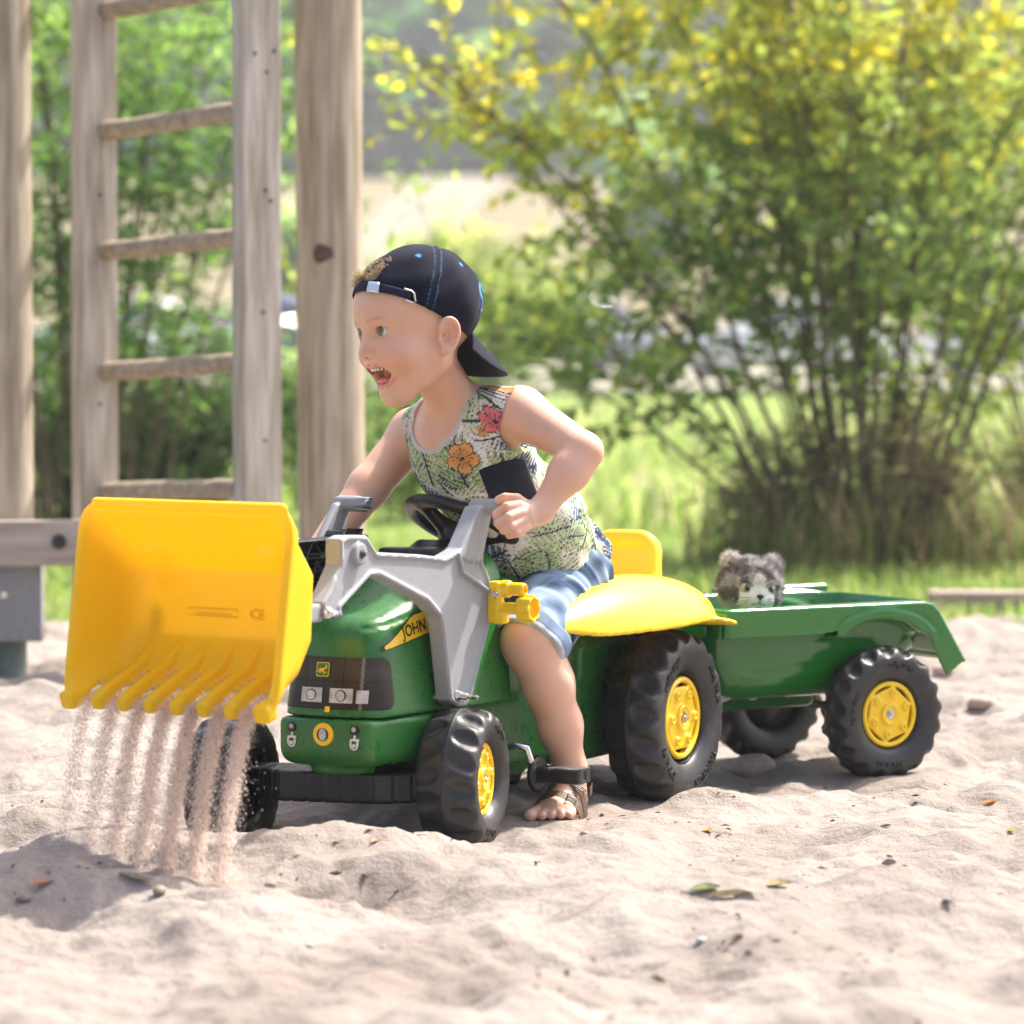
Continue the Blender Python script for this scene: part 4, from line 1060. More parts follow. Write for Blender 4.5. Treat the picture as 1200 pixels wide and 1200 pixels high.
rax = vlen(np.stack([(Q[:, 0] + .013) * .90 + (Q[:, 2] - .04) * .43, Q[:, 1]], -1))
for a in SEAMS:
    dd = ((ang - a + math.pi) % (2 * math.pi)) - math.pi
    for o_ in (-.0052, .0052): m_ = (np.abs(dd * rax - o_) < .0010) & (((Q[:, 2] * 330) % 1) < .65) & (Q[:, 2] > .02); c[m_] = (.035, .09, .17)
def ringmark(a, z, r): 
    p = np.array([-.013 + math.cos(a) * rho, math.sin(a) * rho, np.full(len(rho), z)]).T; d = vlen(Q - p); return (d < r) & (d > r * .35)
for tx, ty, tz in ((.004, .046, .104), (-.060, .050, .085), (-.06, -.05, .085)):
    d_ = vlen(Q - CE - unit(np.array((tx, ty, tz)) - CE) * vlen((np.array((tx, ty, tz)) - CE) / CR) ** -1 * vlen(np.array((tx, ty, tz)) - CE)); c[(d_ < .0042) & (d_ > .0012)] = (.06, .22, .48)
m_ = (Q[:, 0] < -.075) & (Q[:, 2] > .005) ; 
for yy, ph in ((.020, 0), (.046, 1)):            # blue outline embroidery at the brim side
    m2 = m_ & (np.abs(Q[:, 1] - yy - .003 * np.sin(Q[:, 2] * 160 + ph)) < .0013) & (Q[:, 2] > .018) & (Q[:, 2] < .058); c[m2] = (.05, .30, .72)
m2 = m_ & (np.abs(Q[:, 2] - .018) < .0014) & (Q[:, 1] > .02) & (Q[:, 1] < .046); c[m2] = (.05, .30, .72)
m2 = m_ & (np.abs(Q[:, 2] - .056 + .35 * np.abs(Q[:, 1] - .033)) < .0014) & (Q[:, 1] > .02) & (Q[:, 1] < .046); c[m2] = (.05, .30, .72)
add_cols(me, c); M['cap'] = mat("navy_cotton", (1, 1, 1), .9, .12, attr="col", sheen=.05, bump=.15, bscale=900)
cap = obj("cap", me, M['cap'], person)
def cap_surf(ang_, z, off=.001):
    k_ = math.sqrt(max(0, 1 - ((z - CE[2]) / CR[2]) ** 2)); t = k_ / math.hypot(math.cos(ang_) / CR[0], math.sin(ang_) / CR[1]) + off
    return h2w((-.013 + t * math.cos(ang_), t * math.sin(ang_), z))
def cap_patch(name, a0, a1, z0, z1, m, off=.0015, parent=cap, n=14):
    A = Acc(); V = [];
    for a in np.linspace(a0, a1, n):
        for k in range(4):
            x = .08 * math.cos(a); V.append(cap_surf(a, z0 + (z1 - z0) * k / 3 + .66 * (.084 * math.cos(a) - .013) + .0195, off))
    i, j = np.meshgrid(np.arange(n - 1), np.arange(3), indexing='ij'); q = np.stack([i * 4 + j, i * 4 + j + 1, (i + 1) * 4 + j + 1, (i + 1) * 4 + j], -1).reshape(-1, 4)
    A.add(V, q); o = obj(name, A.mesh(name), m, parent); md = o.modifiers.new("t", 'SOLIDIFY'); md.thickness = .0014; md.offset = 0; return o
M['cap_plain'] = mat("navy_webbing", (.012, .015, .036), .8, .2); M['metal_w'] = mat("brushed_tip", (.60, .68, .78), .3, .5, metal=.5)
cap_patch("strap", -.62, .92, .0015, .0135, M['cap_plain'], .0012, n=30)
cap_patch("strap_tip", .20, .42, .0005, .0150, M['metal_w'], .0030)
A = Acc(); P = []
for t in np.linspace(-.5, 3.8, 14): P.append((.90 + .055 * math.cos(t) * (1 if 0 < t < math.pi else 1), .053 + .0085 * math.sin(t * .9)))
pts = [cap_surf(a, z, .0035) for a, z in [(a_, zz_ + .0195 + .66 * (.084 * math.cos(a_) - .013)) for a_, zz_ in ((.84, -.001), (.96, -.001), (1.0, .002), (.985, .0135), (.95, .0155), (.84, .0155))]]
A.tube(pts, .0014, 8); obj("strap_buckle", A.mesh("b"), M['chrome'], cap)
b = bmesh.new(); bmesh.ops.create_icosphere(b, subdivisions=2, radius=1); bmesh.ops.transform(b, matrix=Matrix.Translation(h2w((-.050, 0, .1165))) @ Matrix(HR.tolist()).to_4x4() @ Matrix.Diagonal((.007, .007, .0025, 1)), verts=b.verts); obj("cap_button", b, M['cap_plain'], cap)
# hair showing at the strap opening and fringe
A = Acc(); rh = np.random.RandomState(5)
for k in range(1100):
    a = rh.uniform(-.14, .36) if k % 3 else rh.uniform(-.5, -.1); z = rh.uniform(.080, .106) if k % 3 else rh.uniform(.082, .088); p = h2w((-.010 + .0885 * math.sqrt(1 - ((z - .044) / .073) ** 2) * math.cos(a), .072 * math.sin(a), z))
    d = HR @ unit((rh.uniform(.1, .8), rh.uniform(-1.1, 1.1), rh.uniform(-.5, .9))); L_ = rh.uniform(.006, .013) if k % 3 else rh.uniform(.012, .024); wv = unit(np.cross(d, (0, 1, .3))) * .00030
    m_ = p + d * L_ * .5 + rh.normal(size=3) * .0012; e = p + d * L_ + HR @ np.array([0, 0, -.003]); sh = rh.uniform(.7, 1.2); col = np.array((.52, .40, .26)) * sh
    A.add([p - wv, p + wv, m_ + wv, m_ - wv], [[0, 1, 2, 3]], col); A.add([m_ - wv, m_ + wv, e + wv * .3, e - wv * .3], [[0, 1, 2, 3]], col)
M['hair'] = mat("fair_hair", (1, 1, 1), .5, .4, attr="col", transl=.3); tag(obj("hair", A.mesh("hair"), M['hair'], person, smooth=False), kind="stuff")
# tuck of hair under the opening so the hole is filled
b = bmesh.new(); bmesh.ops.create_icosphere(b, subdivisions=3, radius=1); bmesh.ops.transform(b, matrix=Matrix.Translation(h2w((-.010, 0, .044))) @ Matrix(HR.tolist()).to_4x4() @ Matrix.Diagonal((.0885, .070, .073, 1)), verts=b.verts)
obj("hair_cap", b, mat("hair_base", (.36, .26, .15), .7, .2, var=.2, vscale=160, bump=.6, bscale=500), person)

# tank top
def shirt_ops(g):
    s = SDF(); torso(s, g); return s
NH = nkb + np.array([-.008, -.006, .022])
hem_o = pel + axs * (.000)
def fold(V): return noise3(V * 14) * .0075 + noise3(np.stack([V @ lat * 60, V @ axs * 16, V @ dep * 40], -1)) * .0030 + noise3(V * 42 + 9) * .0022
st0 = shirt_ops(.006)
def shirtf(P):
    sh = P.shape[:-1]; d, _ = st0.ev(P, P.reshape(-1, 3).min(0), P.reshape(-1, 3).max(0)); ax = (P - pel) @ axs
    m = np.abs(d) < .03
    f = np.zeros(sh)
    if m.any():
        Q = P[m]; low = 1 - sstep(.05, .22, (Q - pel) @ axs); f[m] = fold(Q) * (.6 + 1.3 * low) + .008 * low
    d = d - f
    d = smax(d, -(d + .012), .001) if False else d
    hem = (.002 + .010 * np.sin((P - pel) @ lat * 30) ) - ax; d = smax(d, hem, .004)
    d = smax(d, -nk_(P), .002)
    d = smax(d, -al_(P), .002); d = smax(d, -ar_(P), .002); return d
nk1 = d_ell(NH - axs * .018 + dep * .038, (.050, .056, .06), TR)[0]; nk2 = d_cap(NH - axs * .03, NH + axs * .1, .047, .060)[0]
nk_ = lambda P: np.minimum(nk1(P), nk2(P))
oL = unit(eL - sL); oR = unit(eR - sR)
al_ = d_cap(sL + oL * .012 - axs * .006, sL + oL * .09, .050, .075)[0]; ar_ = d_cap(sR + oR * .010, sR + oR * .09, .046, .065)[0]
s = SDF(); s.u((shirtf, st0.lo - .03, st0.hi + .03)); me = s.mesh("tank_top", .0021 if not globals().get('FASTBOY') else .003, near_test=True)
V = verts_of(me).astype(float)
def q_of(P): P = np.asarray(P, float); r = P - pel; return np.stack([np.arctan2(r @ lat - .0, r @ dep + .02) * .10, r @ axs], -1)
q = q_of(V); rs = np.random.RandomState(8); c = np.tile((.84, .80, .79), (len(V), 1)); INK = np.array((.035, .045, .075))
def frond(c, q, o, ang, sz, col):
    u = (q - o) @ np.array([math.cos(ang), math.sin(ang)]) / sz; v = (q - o) @ np.array([-math.sin(ang), math.cos(ang)]) / sz - .25 * (u * (1 - u)); av = np.abs(v)
    w = .40 * np.sqrt(np.clip(np.sin(np.pi * np.clip(u, 0, 1) ** .8), 0, 1)); ph = ((u - av * .75) * 8.5) % 1.0; ins = (u > 0) & (u < 1) & (av < w)
    bl = ins & (ph < .62); c[bl] = col; c[ins & (ph > .55) & (ph < .64)] = INK; c[ins & (av < .022)] = INK * 1.2; return c
def flower(c, q, o, ang, sz, col):
    r = vlen(q - o) / sz; t = np.arctan2(q[:, 1] - o[1], q[:, 0] - o[0]) + ang; Rr = .62 + .38 * np.abs(np.cos(2.5 * t)) ** .5 + .04 * np.sin(t * 23)
    ins = r < Rr; sh = .75 + .4 * r; c[ins] = (np.array(col)[None] * sh[ins][:, None]); c[ins & (r > Rr - .08)] = INK; c[ins & (np.abs(np.sin(2.5 * t)) > .985)] = INK; c[ins & (np.abs(np.sin(7.5 * t)) > .96) & (r < .6) & (r > .2)] = np.array(col) * .35; c[r < .13] = INK; return c
GR = [(.36, .50, .20), (.46, .56, .30), (.22, .36, .14), (.07, .10, .17), (.14, .20, .32), (.70, .70, .66), (.44, .54, .34), (.62, .66, .48)]
for k in range(390): c = frond(c, q, np.array([rs.uniform(-.33, .33), rs.uniform(-.04, .46)]), rs.uniform(0, 6.3), rs.uniform(.040, .078), np.array(GR[rs.randint(len(GR))]))
for k in range(36): c = flower(c, q, np.array([rs.uniform(-.33, .33), rs.uniform(-.04, .46)]), rs.uniform(0, 6), rs.uniform(.009, .015), [(.65, .14, .16), (.72, .38, .12), (.74, .46, .45), (.60, .60, .62)][rs.randint(4)])
c = flower(c, q, q_of(J(543, 532, 5.22))[()] if False else q_of([J(543, 532, 5.23)])[0], .4, .023, (.78, .36, .12)); c = flower(c, q, q_of([J(572, 487, 5.22)])[0], 1.2, .018, (.74, .20, .22))
edge = np.minimum(np.abs(nk_(V)), np.minimum(np.abs(al_(V)), np.abs(ar_(V)))); c[np.abs(nk_(V)) < .008] = (.62, .58, .58)
add_cols(me, c * (1 + .06 * noise3(V * 200))[:, None]); M['shirt'] = mat("printed_cotton", (1, 1, 1), .9, .15, attr="col", bump=.12, bscale=700, transl=.12)
top = obj("tank_top", me, M['shirt'], person)
# neck band, stitched arm edges
pk0 = J(592, 557, 5.18); pk_u = unit(J(610, 535, 5.18) - J(553, 557, 5.18)); 
def pock(P):
    d = shirtf(P); r = P - pk0; n_ = np.array([-.35, -.9, .25]); n_ = unit(n_); x = r @ unit(W(604, 545, 5.2) - W(557, 562, 5.2)); z = r @ unit(np.cross(unit(W(604, 545, 5.2) - W(557, 562, 5.2)), n_))
    a = np.maximum(np.abs(x) - .034, np.abs(z) - .031); return np.maximum(np.maximum(d - .0022, a), -(d + .003)) + 0
s = SDF(); s.u((pock, pk0 - .07, pk0 + .07)); M['pocket'] = mat("navy_pocket", (.010, .012, .026), .9, .15, sheen=.2, bump=.12, bscale=700)
pocket = obj("pocket", s.mesh("p", .0016, near_test=False), M['pocket'], top)

# denim shorts
kd = unit(kL - hL); kc_ = unit(kd * np.array([1, .35, 1])); kdr = unit(kR - hR)
sp = SDF(); sp.u(d_ell(pel, np.array([.105, .075, .093]), TR)); sp.u(d_cap(hL + (0, .0, .006), hL + kd * .20, .068, .050), .035); sp.u(d_cap(hR, hR + kdr * .17, .070, .063), .035)
def jeans(P):
    d, _ = sp.ev(P, P.reshape(-1, 3).min(0), P.reshape(-1, 3).max(0)); m = np.abs(d) < .03; f = np.zeros(P.shape[:-1])
    if m.any():
        Q = P[m]; t = (Q - hL) @ kd; w = Q @ np.array([.3, .2, 1.]); f[m] = .0045 * noise3(np.stack([t * 55 + 2 * noise3(Q * 9), w * 9, Q[:, 1] * 9], -1)) * 1.7 + .007 * noise3(Q * 22)
    d = d - f; d = smax(d, (P - hL - kd * .182) @ kc_, .003)
    return d
def jcut(P): # the right leg is cut by its own plane
    d, _ = sp.ev(P, P.reshape(-1, 3).min(0), P.reshape(-1, 3).max(0)); return d
s = SDF(); s.u((jeans, sp.lo - .02, sp.hi + .02)); 
me = s.mesh("shorts", .0030 if not globals().get('FASTBOY') else .0035)
V = verts_of(me).astype(float); fade = np.clip(0.48 + 3.0 * noise3(V * 24) + .18 * noise3(np.stack([(V - hL) @ kd * 130, V[:, 0] * 25, V[:, 2] * 25], -1)), 0, 1)[:, None]
c = np.array((.030, .055, .105)) * (1 - fade) + np.array((.25, .34, .47)) * fade; c *= (1 + .16 * noise3(V * 420))[:, None]
seam_n = unit(np.cross(kd, (0, -1, .2))); 
sd_ = (V - hL) @ unit(np.cross(kd, unit(np.cross(kd, (-.2, -1, .1)))))
ms = (np.abs(sd_ - .012) < .0014) & ((V - hL) @ kd > .0); c[ms] *= .45; ms = (np.abs(sd_ - .017) < .0009) & (((V - hL) @ kd * 260) % 1 < .6) & ((V - hL) @ kd > 0); c[ms] = (.50, .36, .2)
add_cols(me, c); M['denim'] = mat("denim", (1, 1, 1), .9, .15, attr="col", bump=.3, bscale=900)
sh_ = obj("shorts", me, M['denim'], person)
s = SDF(); ca = hL + kd * .178
def cuff(P):
    r = P - ca; t = r @ kc_; rr = vlen(r - t[..., None] * kc_); R0 = .0525 + .0015 * np.sin(np.arctan2(r[..., 0], r[..., 2]) * 5)
    return smax(np.abs(rr - R0) - .0045, np.abs(t - .005) - .016 - .001 * np.sin(rr * 900), .005)
s.u((cuff, ca - .09, ca + .09)); me = s.mesh("cuff", .002)
V = verts_of(me).astype(float); n = noise3(V * 60); t = (V - ca) @ kc_; c = np.where((t > .012)[:, None], (.44, .47, .50), (.20, .28, .40)) * (1 + .2 * n)[:, None]; c[np.abs(t - .010) < .001] *= .5; add_cols(me, c); obj("cuff", me, M['denim'], sh_)

# sandal
sd = empty("sandal", (0, 0, 0), 0, person)
s = SDF(); M['leather'] = mat("brown_leather", (.085, .050, .030), .55, .4, var=.25, vscale=60, bump=.25, bscale=300); M['sole'] = mat("cork_sole", (.16, .105, .065), .85, .2, var=.3, vscale=150, bump=.3, bscale=300)
solep = poly_sdf([(-.042, -.018), (-.046, 0), (-.042, .020), (-.01, .026), (.03, .028), (.07, .036), (.10, .036), (.122, .022), (.130, -.004), (.126, -.026), (.11, -.036), (.08, -.035), (.04, -.026), (0, -.022)])
def sole(P):
    r = P - foot0; f = r @ fd; l = r @ fl_; d2 = solep(f, l) - .002; dz = np.abs(r[..., 2] - .013) - .005; k = .003
    return np.minimum(np.maximum(d2 + k, dz + k), 0) + np.hypot(np.maximum(d2 + k, 0), np.maximum(dz + k, 0)) - k
s.u((sole, foot0 + (-.14, -.17, -.0), foot0 + (.1, .1, .03))); obj("sole", s.mesh("s", .0018), M['sole'], sd)
def strap_pts(f, w, h, tilt=0): return [ft(f + tilt * math.cos(a), w * math.cos(a), .012 + h * math.sin(a) ** .8) for a in np.linspace(0, math.pi, 22)]
def strap(name, pts, hw_, dirv):
    A = Acc(); V = [];
    P = np.array(pts)
    cpt = ft(.04, 0, .02)
    for i, p in enumerate(P):
        o_ = unit(p - (cpt + fd * ((p - cpt) @ fd))) * .0018
        for a, b_ in ((-1, 0), (1, 0), (1, 1), (-1, 1)): V.append(p + np.array(dirv) * hw_ * a + o_ * b_)
    n = len(P); i, j = np.meshgrid(np.arange(n - 1), np.arange(4), indexing='ij'); j2 = (j + 1) % 4
    A.add(V, np.stack([i * 4 + j, i * 4 + j2, (i + 1) * 4 + j2, (i + 1) * 4 + j], -1).reshape(-1, 4)); o = obj(name, A.mesh(name), M['leather'], sd, smooth=False); md = o.modifiers.new("b", 'BEVEL'); md.width = .0006; return o
d1 = unit(fd + (0, 0, -.45))
st1 = strap("strap", strap_pts(.070, .036, .041, -.006), .0095, d1); st2 = strap("strap", strap_pts(.030, .032, .060, .0), .0095, unit(fd + (0, 0, -.6)))
st3 = strap("heel_strap", [ft(-.005 - .034 * math.sin(a), .030 * math.cos(a), .050 + .008 * math.sin(a)) for a in np.linspace(-.2, math.pi + .2, 24)], .007, (0, 0, 1))
def buckle(parent, p, nrm, up_):
    nrm = unit(nrm); up_ = unit(up_ - nrm * (up_ @ nrm)); sd_ = np.cross(nrm, up_); pts = [p + up_ * .0095 * a + sd_ * .007 * b_ for a, b_ in ((-1, -1), (1, -1), (1, 1), (-1, 1), (-1, -1))]
    A = Acc()
    for a, b_ in zip(pts, pts[1:]): A.tube([a, b_], .0011, 6)
    A.tube([p - sd_ * .007, p + sd_ * .008], .0009, 6); obj("buckle", A.mesh("b"), M['dark'], parent)
P1 = strap_pts(.070, .036, .041, -.006); buckle(st1, P1[6] + np.array((.001, -.003, .004)), P1[6] - ft(.07, 0, .01), d1); P2 = strap_pts(.030, .032, .060); buckle(st2, P2[5] + np.array((.002, -.003, .003)), P2[5] - ft(.03, 0, .02), fd)

# ================================================================ CLIMBING FRAME
fr = empty("climbing_frame", (-1.0, 7.6, 0)); tag(fr, "weathered wooden climbing frame of round posts and a rung ladder beside the sandpit", "climbing frame")
FO = np.array([-1.0, 7.6, 0.])
def wood(name, c1, c2, scale, stretch, bumpv=.5):
    m = mat(name, c1, .85, .2, var=1, vscale=scale, col2=c2, stretch=stretch, bump=bumpv, bscale=scale * 2.2, detail=7)
    return m
M['post'] = wood("round_post_wood", (.25, .195, .13), (.54, .465, .365), 5, (9, 9, .8))
M['plank'] = wood("weathered_timber", (.30, .255, .195), (.58, .53, .455), 5, (8, 8, .9))
M['rung'] = wood("mossy_rung_wood", (.25, .20, .135), (.46, .38, .28), 7, (3, 9, 9))
M['beam'] = wood("grey_board_wood", (.33, .26, .20), (.52, .45, .38), 5, (1, 8, 9))
def post_mesh(h, r, seg=36, rows=60, sd=0):
    a = np.linspace(0, 2 * np.pi, seg, endpoint=False); z = np.linspace(0, h, rows); Z, Aa = np.meshgrid(z, a, indexing='ij')
    rr = r * (1 + .012 * noise3(np.stack([np.cos(Aa).ravel() * 2, np.sin(Aa).ravel() * 2, Z.ravel() * 2 + sd], -1))).reshape(Z.shape)
    chk = np.exp(-(((Aa - 4.2 - .05 * np.sin(Z * 3)) / .025) ** 2)) * .004 * (np.sin(Z * 2.3 + sd) > -.2); rr = rr - chk
    V = np.stack([rr * np.cos(Aa), rr * np.sin(Aa), Z], -1).reshape(-1, 3); i, j = np.meshgrid(np.arange(rows - 1), np.arange(seg), indexing='ij'); j2 = (j + 1) % seg
    A = Acc(); A.add(V, np.stack([i * seg + j, i * seg + j2, (i + 1) * seg + j2, (i + 1) * seg + j], -1).reshape(-1, 4)); return A.mesh("post")
def fput(o, p): o.location = np.array(p) - FO; return o
p1 = fput(obj("post", post_mesh(2.6, .070), M['post'], fr), (W(0, 600, 7.6)[0] + .0, 7.6, .25))
p2 = fput(obj("post", post_mesh(2.9, .0715, sd=4), M['post'], fr), (W(390, 500, 7.75)[0], 7.75, -.02)); p2.rotation_euler = (0, R_(-.35), 0)
# knot on the middle post
kn = W(380, 297, 7.685); b = bmesh.new(); bmesh.ops.create_icosphere(b, subdivisions=3, radius=1)
for v in b.verts: v.co *= 1 + .12 * float(noise3(np.array([v.co]) * 3)[0])
bmesh.ops.transform(b, matrix=Matrix.Diagonal((.026, .006, .028, 1)), verts=b.verts); o = obj("knot", b, mat("knot_wood", (.085, .05, .035), .8, var=.35, vscale=70, bump=.4, bscale=120), p2)
o.parent = p2; o.location = Vector(kn) - Vector((p2.location + fr.location)) + Vector((0, -.0015, 0)) + Vector((.008, 0, 0))
# ladder
u2 = unit((.59, -.81, 0)); v2 = unit((.81, .59, 0)); LA = W(110, 400, 7.75) * np.array([1, 1, 0]); LB = W(300, 400, 7.35) * np.array([1, 1, 0])
ang_l = math.atan2(u2[1], u2[0])
for k, (p, lean) in enumerate(((LA, .1), (LB, .25))):
    b = bmesh.new(); bm_box(b, (0, 0, 1.35), (.046, .090, 2.8), bevel=.004)
    bmesh.ops.subdivide_edges(b, edges=[e for e in b.edges if e.calc_length() > 1], cuts=24)
    for v in b.verts: v.co += Vector((float(noise3(np.array([[v.co.z * 1.5, k * 5, 1]]))[0]) * .006, 0, 0))
    o = fput(obj("ladder_upright", b, M['plank'], fr, smooth=False), p + np.array([0, 0, 0])); o.rotation_euler = (0, R_(.25), ang_l)
    uo = o
    for z in (.52, .77, 1.02, 1.27) if k else (.60, 1.05):
        for dx in ((-.018, .012, .026) if z > 1.2 else (.010, .022) if z > 1 else (.004,)) if k else (0,):
            dx += rnd.uniform(-.004, .004); zz = z + rnd.uniform(-.03, .03)
            b = bmesh.new(); bm_cyl(b, (.0225, dx, zz), (.0245, dx, zz), .0042, seg=10); obj("nail_head", b, M['dark'], uo, smooth=None)
dz = .2475
for k in range(6):
    yl, yr = 577 - 141 * k + (k * .4), 572 - 147.5 * k + .5 * k
    a = W(113, yl, 7.765); c = W(281, yr, 7.385)
    n = 16; T_ = np.linspace(0, 1, n)[:, None]; Pn = a * (1 - T_) + c * T_ + rng.normal(size=(n, 3)) * .0004; A = Acc(); A.tube(Pn - FO, .0205 + .001 * rng.normal(size=n), 18)
    V_, F_ = tube_arrays(Pn - FO, .0205, 18); o = obj("rung", A.mesh("rung"), M['rung'], fr)
    cap_ = bmesh.new(); 
# low beam with bolts, board and steel foot at the left post
ba = W(-60, 642, 7.42); bb_ = W(150, 636, 7.42); b = bmesh.new(); bm_box(b, (0, 0, 0), (1.0, .045, .094), bevel=.004)
beam_o = fput(obj("beam", b, M['beam'], fr, smooth=False), ((ba[0] + bb_[0]) / 2 - .30, 7.50, (ba[2] + bb_[2]) / 2 - .002)); beam_o.rotation_euler = (0, R_(-.6), R_(-2))
bw = W(68, 641, 7.47); beam_end = bb_[0]
b = bmesh.new(); bm_cyl(b, (0, 0, 0), (0, -.012, 0), .0155, .0135, seg=20, bevel=.002); M['plug'] = mat("black_bolt_cap", (.02, .02, .022), .5); o = obj("bolt_cap", b, M['plug'], beam_o, smooth=None); o.location = (W(69, 641, 7.45)[0] - (fr.location.x + beam_o.location.x), -.0225, 0.003)
b = bmesh.new(); bm_box(b, (0, 0, .125), (.165, .05, .175), bevel=.004)
brd = fput(obj("board", b, mat("grey_board", (.30, .29, .285), .85, var=.12, vscale=30, stretch=(8, 8, 1), bump=.4), fr, smooth=False), (W(-15, 720, 7.5)[0] + .030, 7.53, .052))
b = bmesh.new(); bm_box(b, (0, 0, .125), (.030, .06, .17), bevel=.003); fput(obj("board", b, M['plank'], fr, smooth=False), (W(37, 720, 7.56)[0], 7.60, .060))
b = bmesh.new(); bm_cyl(b, (0, 0, 0), (.008, -.008, 0), .011, seg=18, bevel=.002); fput(obj("bolt_cap", b, M['plug'], fr, smooth=None), W(37, 686, 7.53))
b = bmesh.new(); bm_cyl(b, (0, 0, 0), (0, -.006, 0), .0085, seg=6); fput(obj("bolt", b, M['chrome'], fr, smooth=None), W(5, 697, 7.50))
b = bmesh.new(); bm_cyl(b, (0, 0, -.15), (0, 0, .11), .045, seg=24); fput(obj("post_anchor", b, mat("green_grey_steel", (.13, .17, .155), .6, metal=.2, var=.3), fr, smooth=None), (W(6, 790, 7.57)[0], 7.58, 0))

# timber edging on the right
b = bmesh.new(); bm_box(b, (0, 0, 0), (2.6, .10, .14), bevel=.012); o = obj("edging_timber", b, mat("sandy_timber", (.33, .26, .215), .9, var=.25, vscale=12, stretch=(1, 8, 8), bump=.5), None, smooth=False)
o.location = (2.36, 9.15, .010); o.rotation_euler = (0, 0, R_(-4)); tag(o, "low weathered timber edging between the sand and the grass at right", "edging")

# ================================================================ SHRUBS
def leaf_mat(name, transl=.70, rough=.4):
    return mat(name, (1, 1, 1), rough, .45, attr="col", transl=transl)
M['leaf'] = leaf_mat("leaf"); M['bark'] = mat("bark", (.13, .095, .065), .9, .2, var=.4, vscale=30, bump=.6, bscale=60)
def leaves_arrays(A, P, D, L, Wd, cols, rs, droop=.25):
    n = len(P); D = D / (np.linalg.norm(D, axis=1)[:, None] + 1e-9); r = rs.normal(size=(n, 3)); r[:, 2] *= .55; r[:, 2] += .0
    S = np.cross(D, r); S /= np.linalg.norm(S, axis=1)[:, None] + 1e-9; Nn = np.cross(S, D)
    L = L[:, None]; Wd = Wd[:, None]
    b0 = P; m1 = P + D * L * .35 ; m2 = P + D * L * .7 - Nn * L * droop * .3; tip = P + D * L - Nn * L * droop
    l1 = m1 + S * Wd * .5 + Nn * Wd * .12; r1 = m1 - S * Wd * .5 + Nn * Wd * .12; l2 = m2 + S * Wd * .38 + Nn * Wd * .08; r2 = m2 - S * Wd * .38 + Nn * Wd * .08
    V = np.stack([b0, l1, l2, tip, r2, r1, m1, m2], 1).reshape(-1, 3)
    q = np.array([[0, 1, 6, 6], [1, 2, 7, 6], [2, 3, 7, 7], [0, 6, 5, 5], [6, 7, 4, 5], [7, 3, 4, 4]])
    tri = np.array([[0, 1, 6], [1, 2, 7], [1, 7, 6], [2, 3, 7], [0, 6, 5], [6, 7, 4], [6, 4, 5], [7, 3, 4]])
    F_ = (tri[None] + (np.arange(n) * 8)[:, None, None]).reshape(-1, 3)
    A.add(V, F_, None); A.C.append(np.repeat(cols, 8, 0))
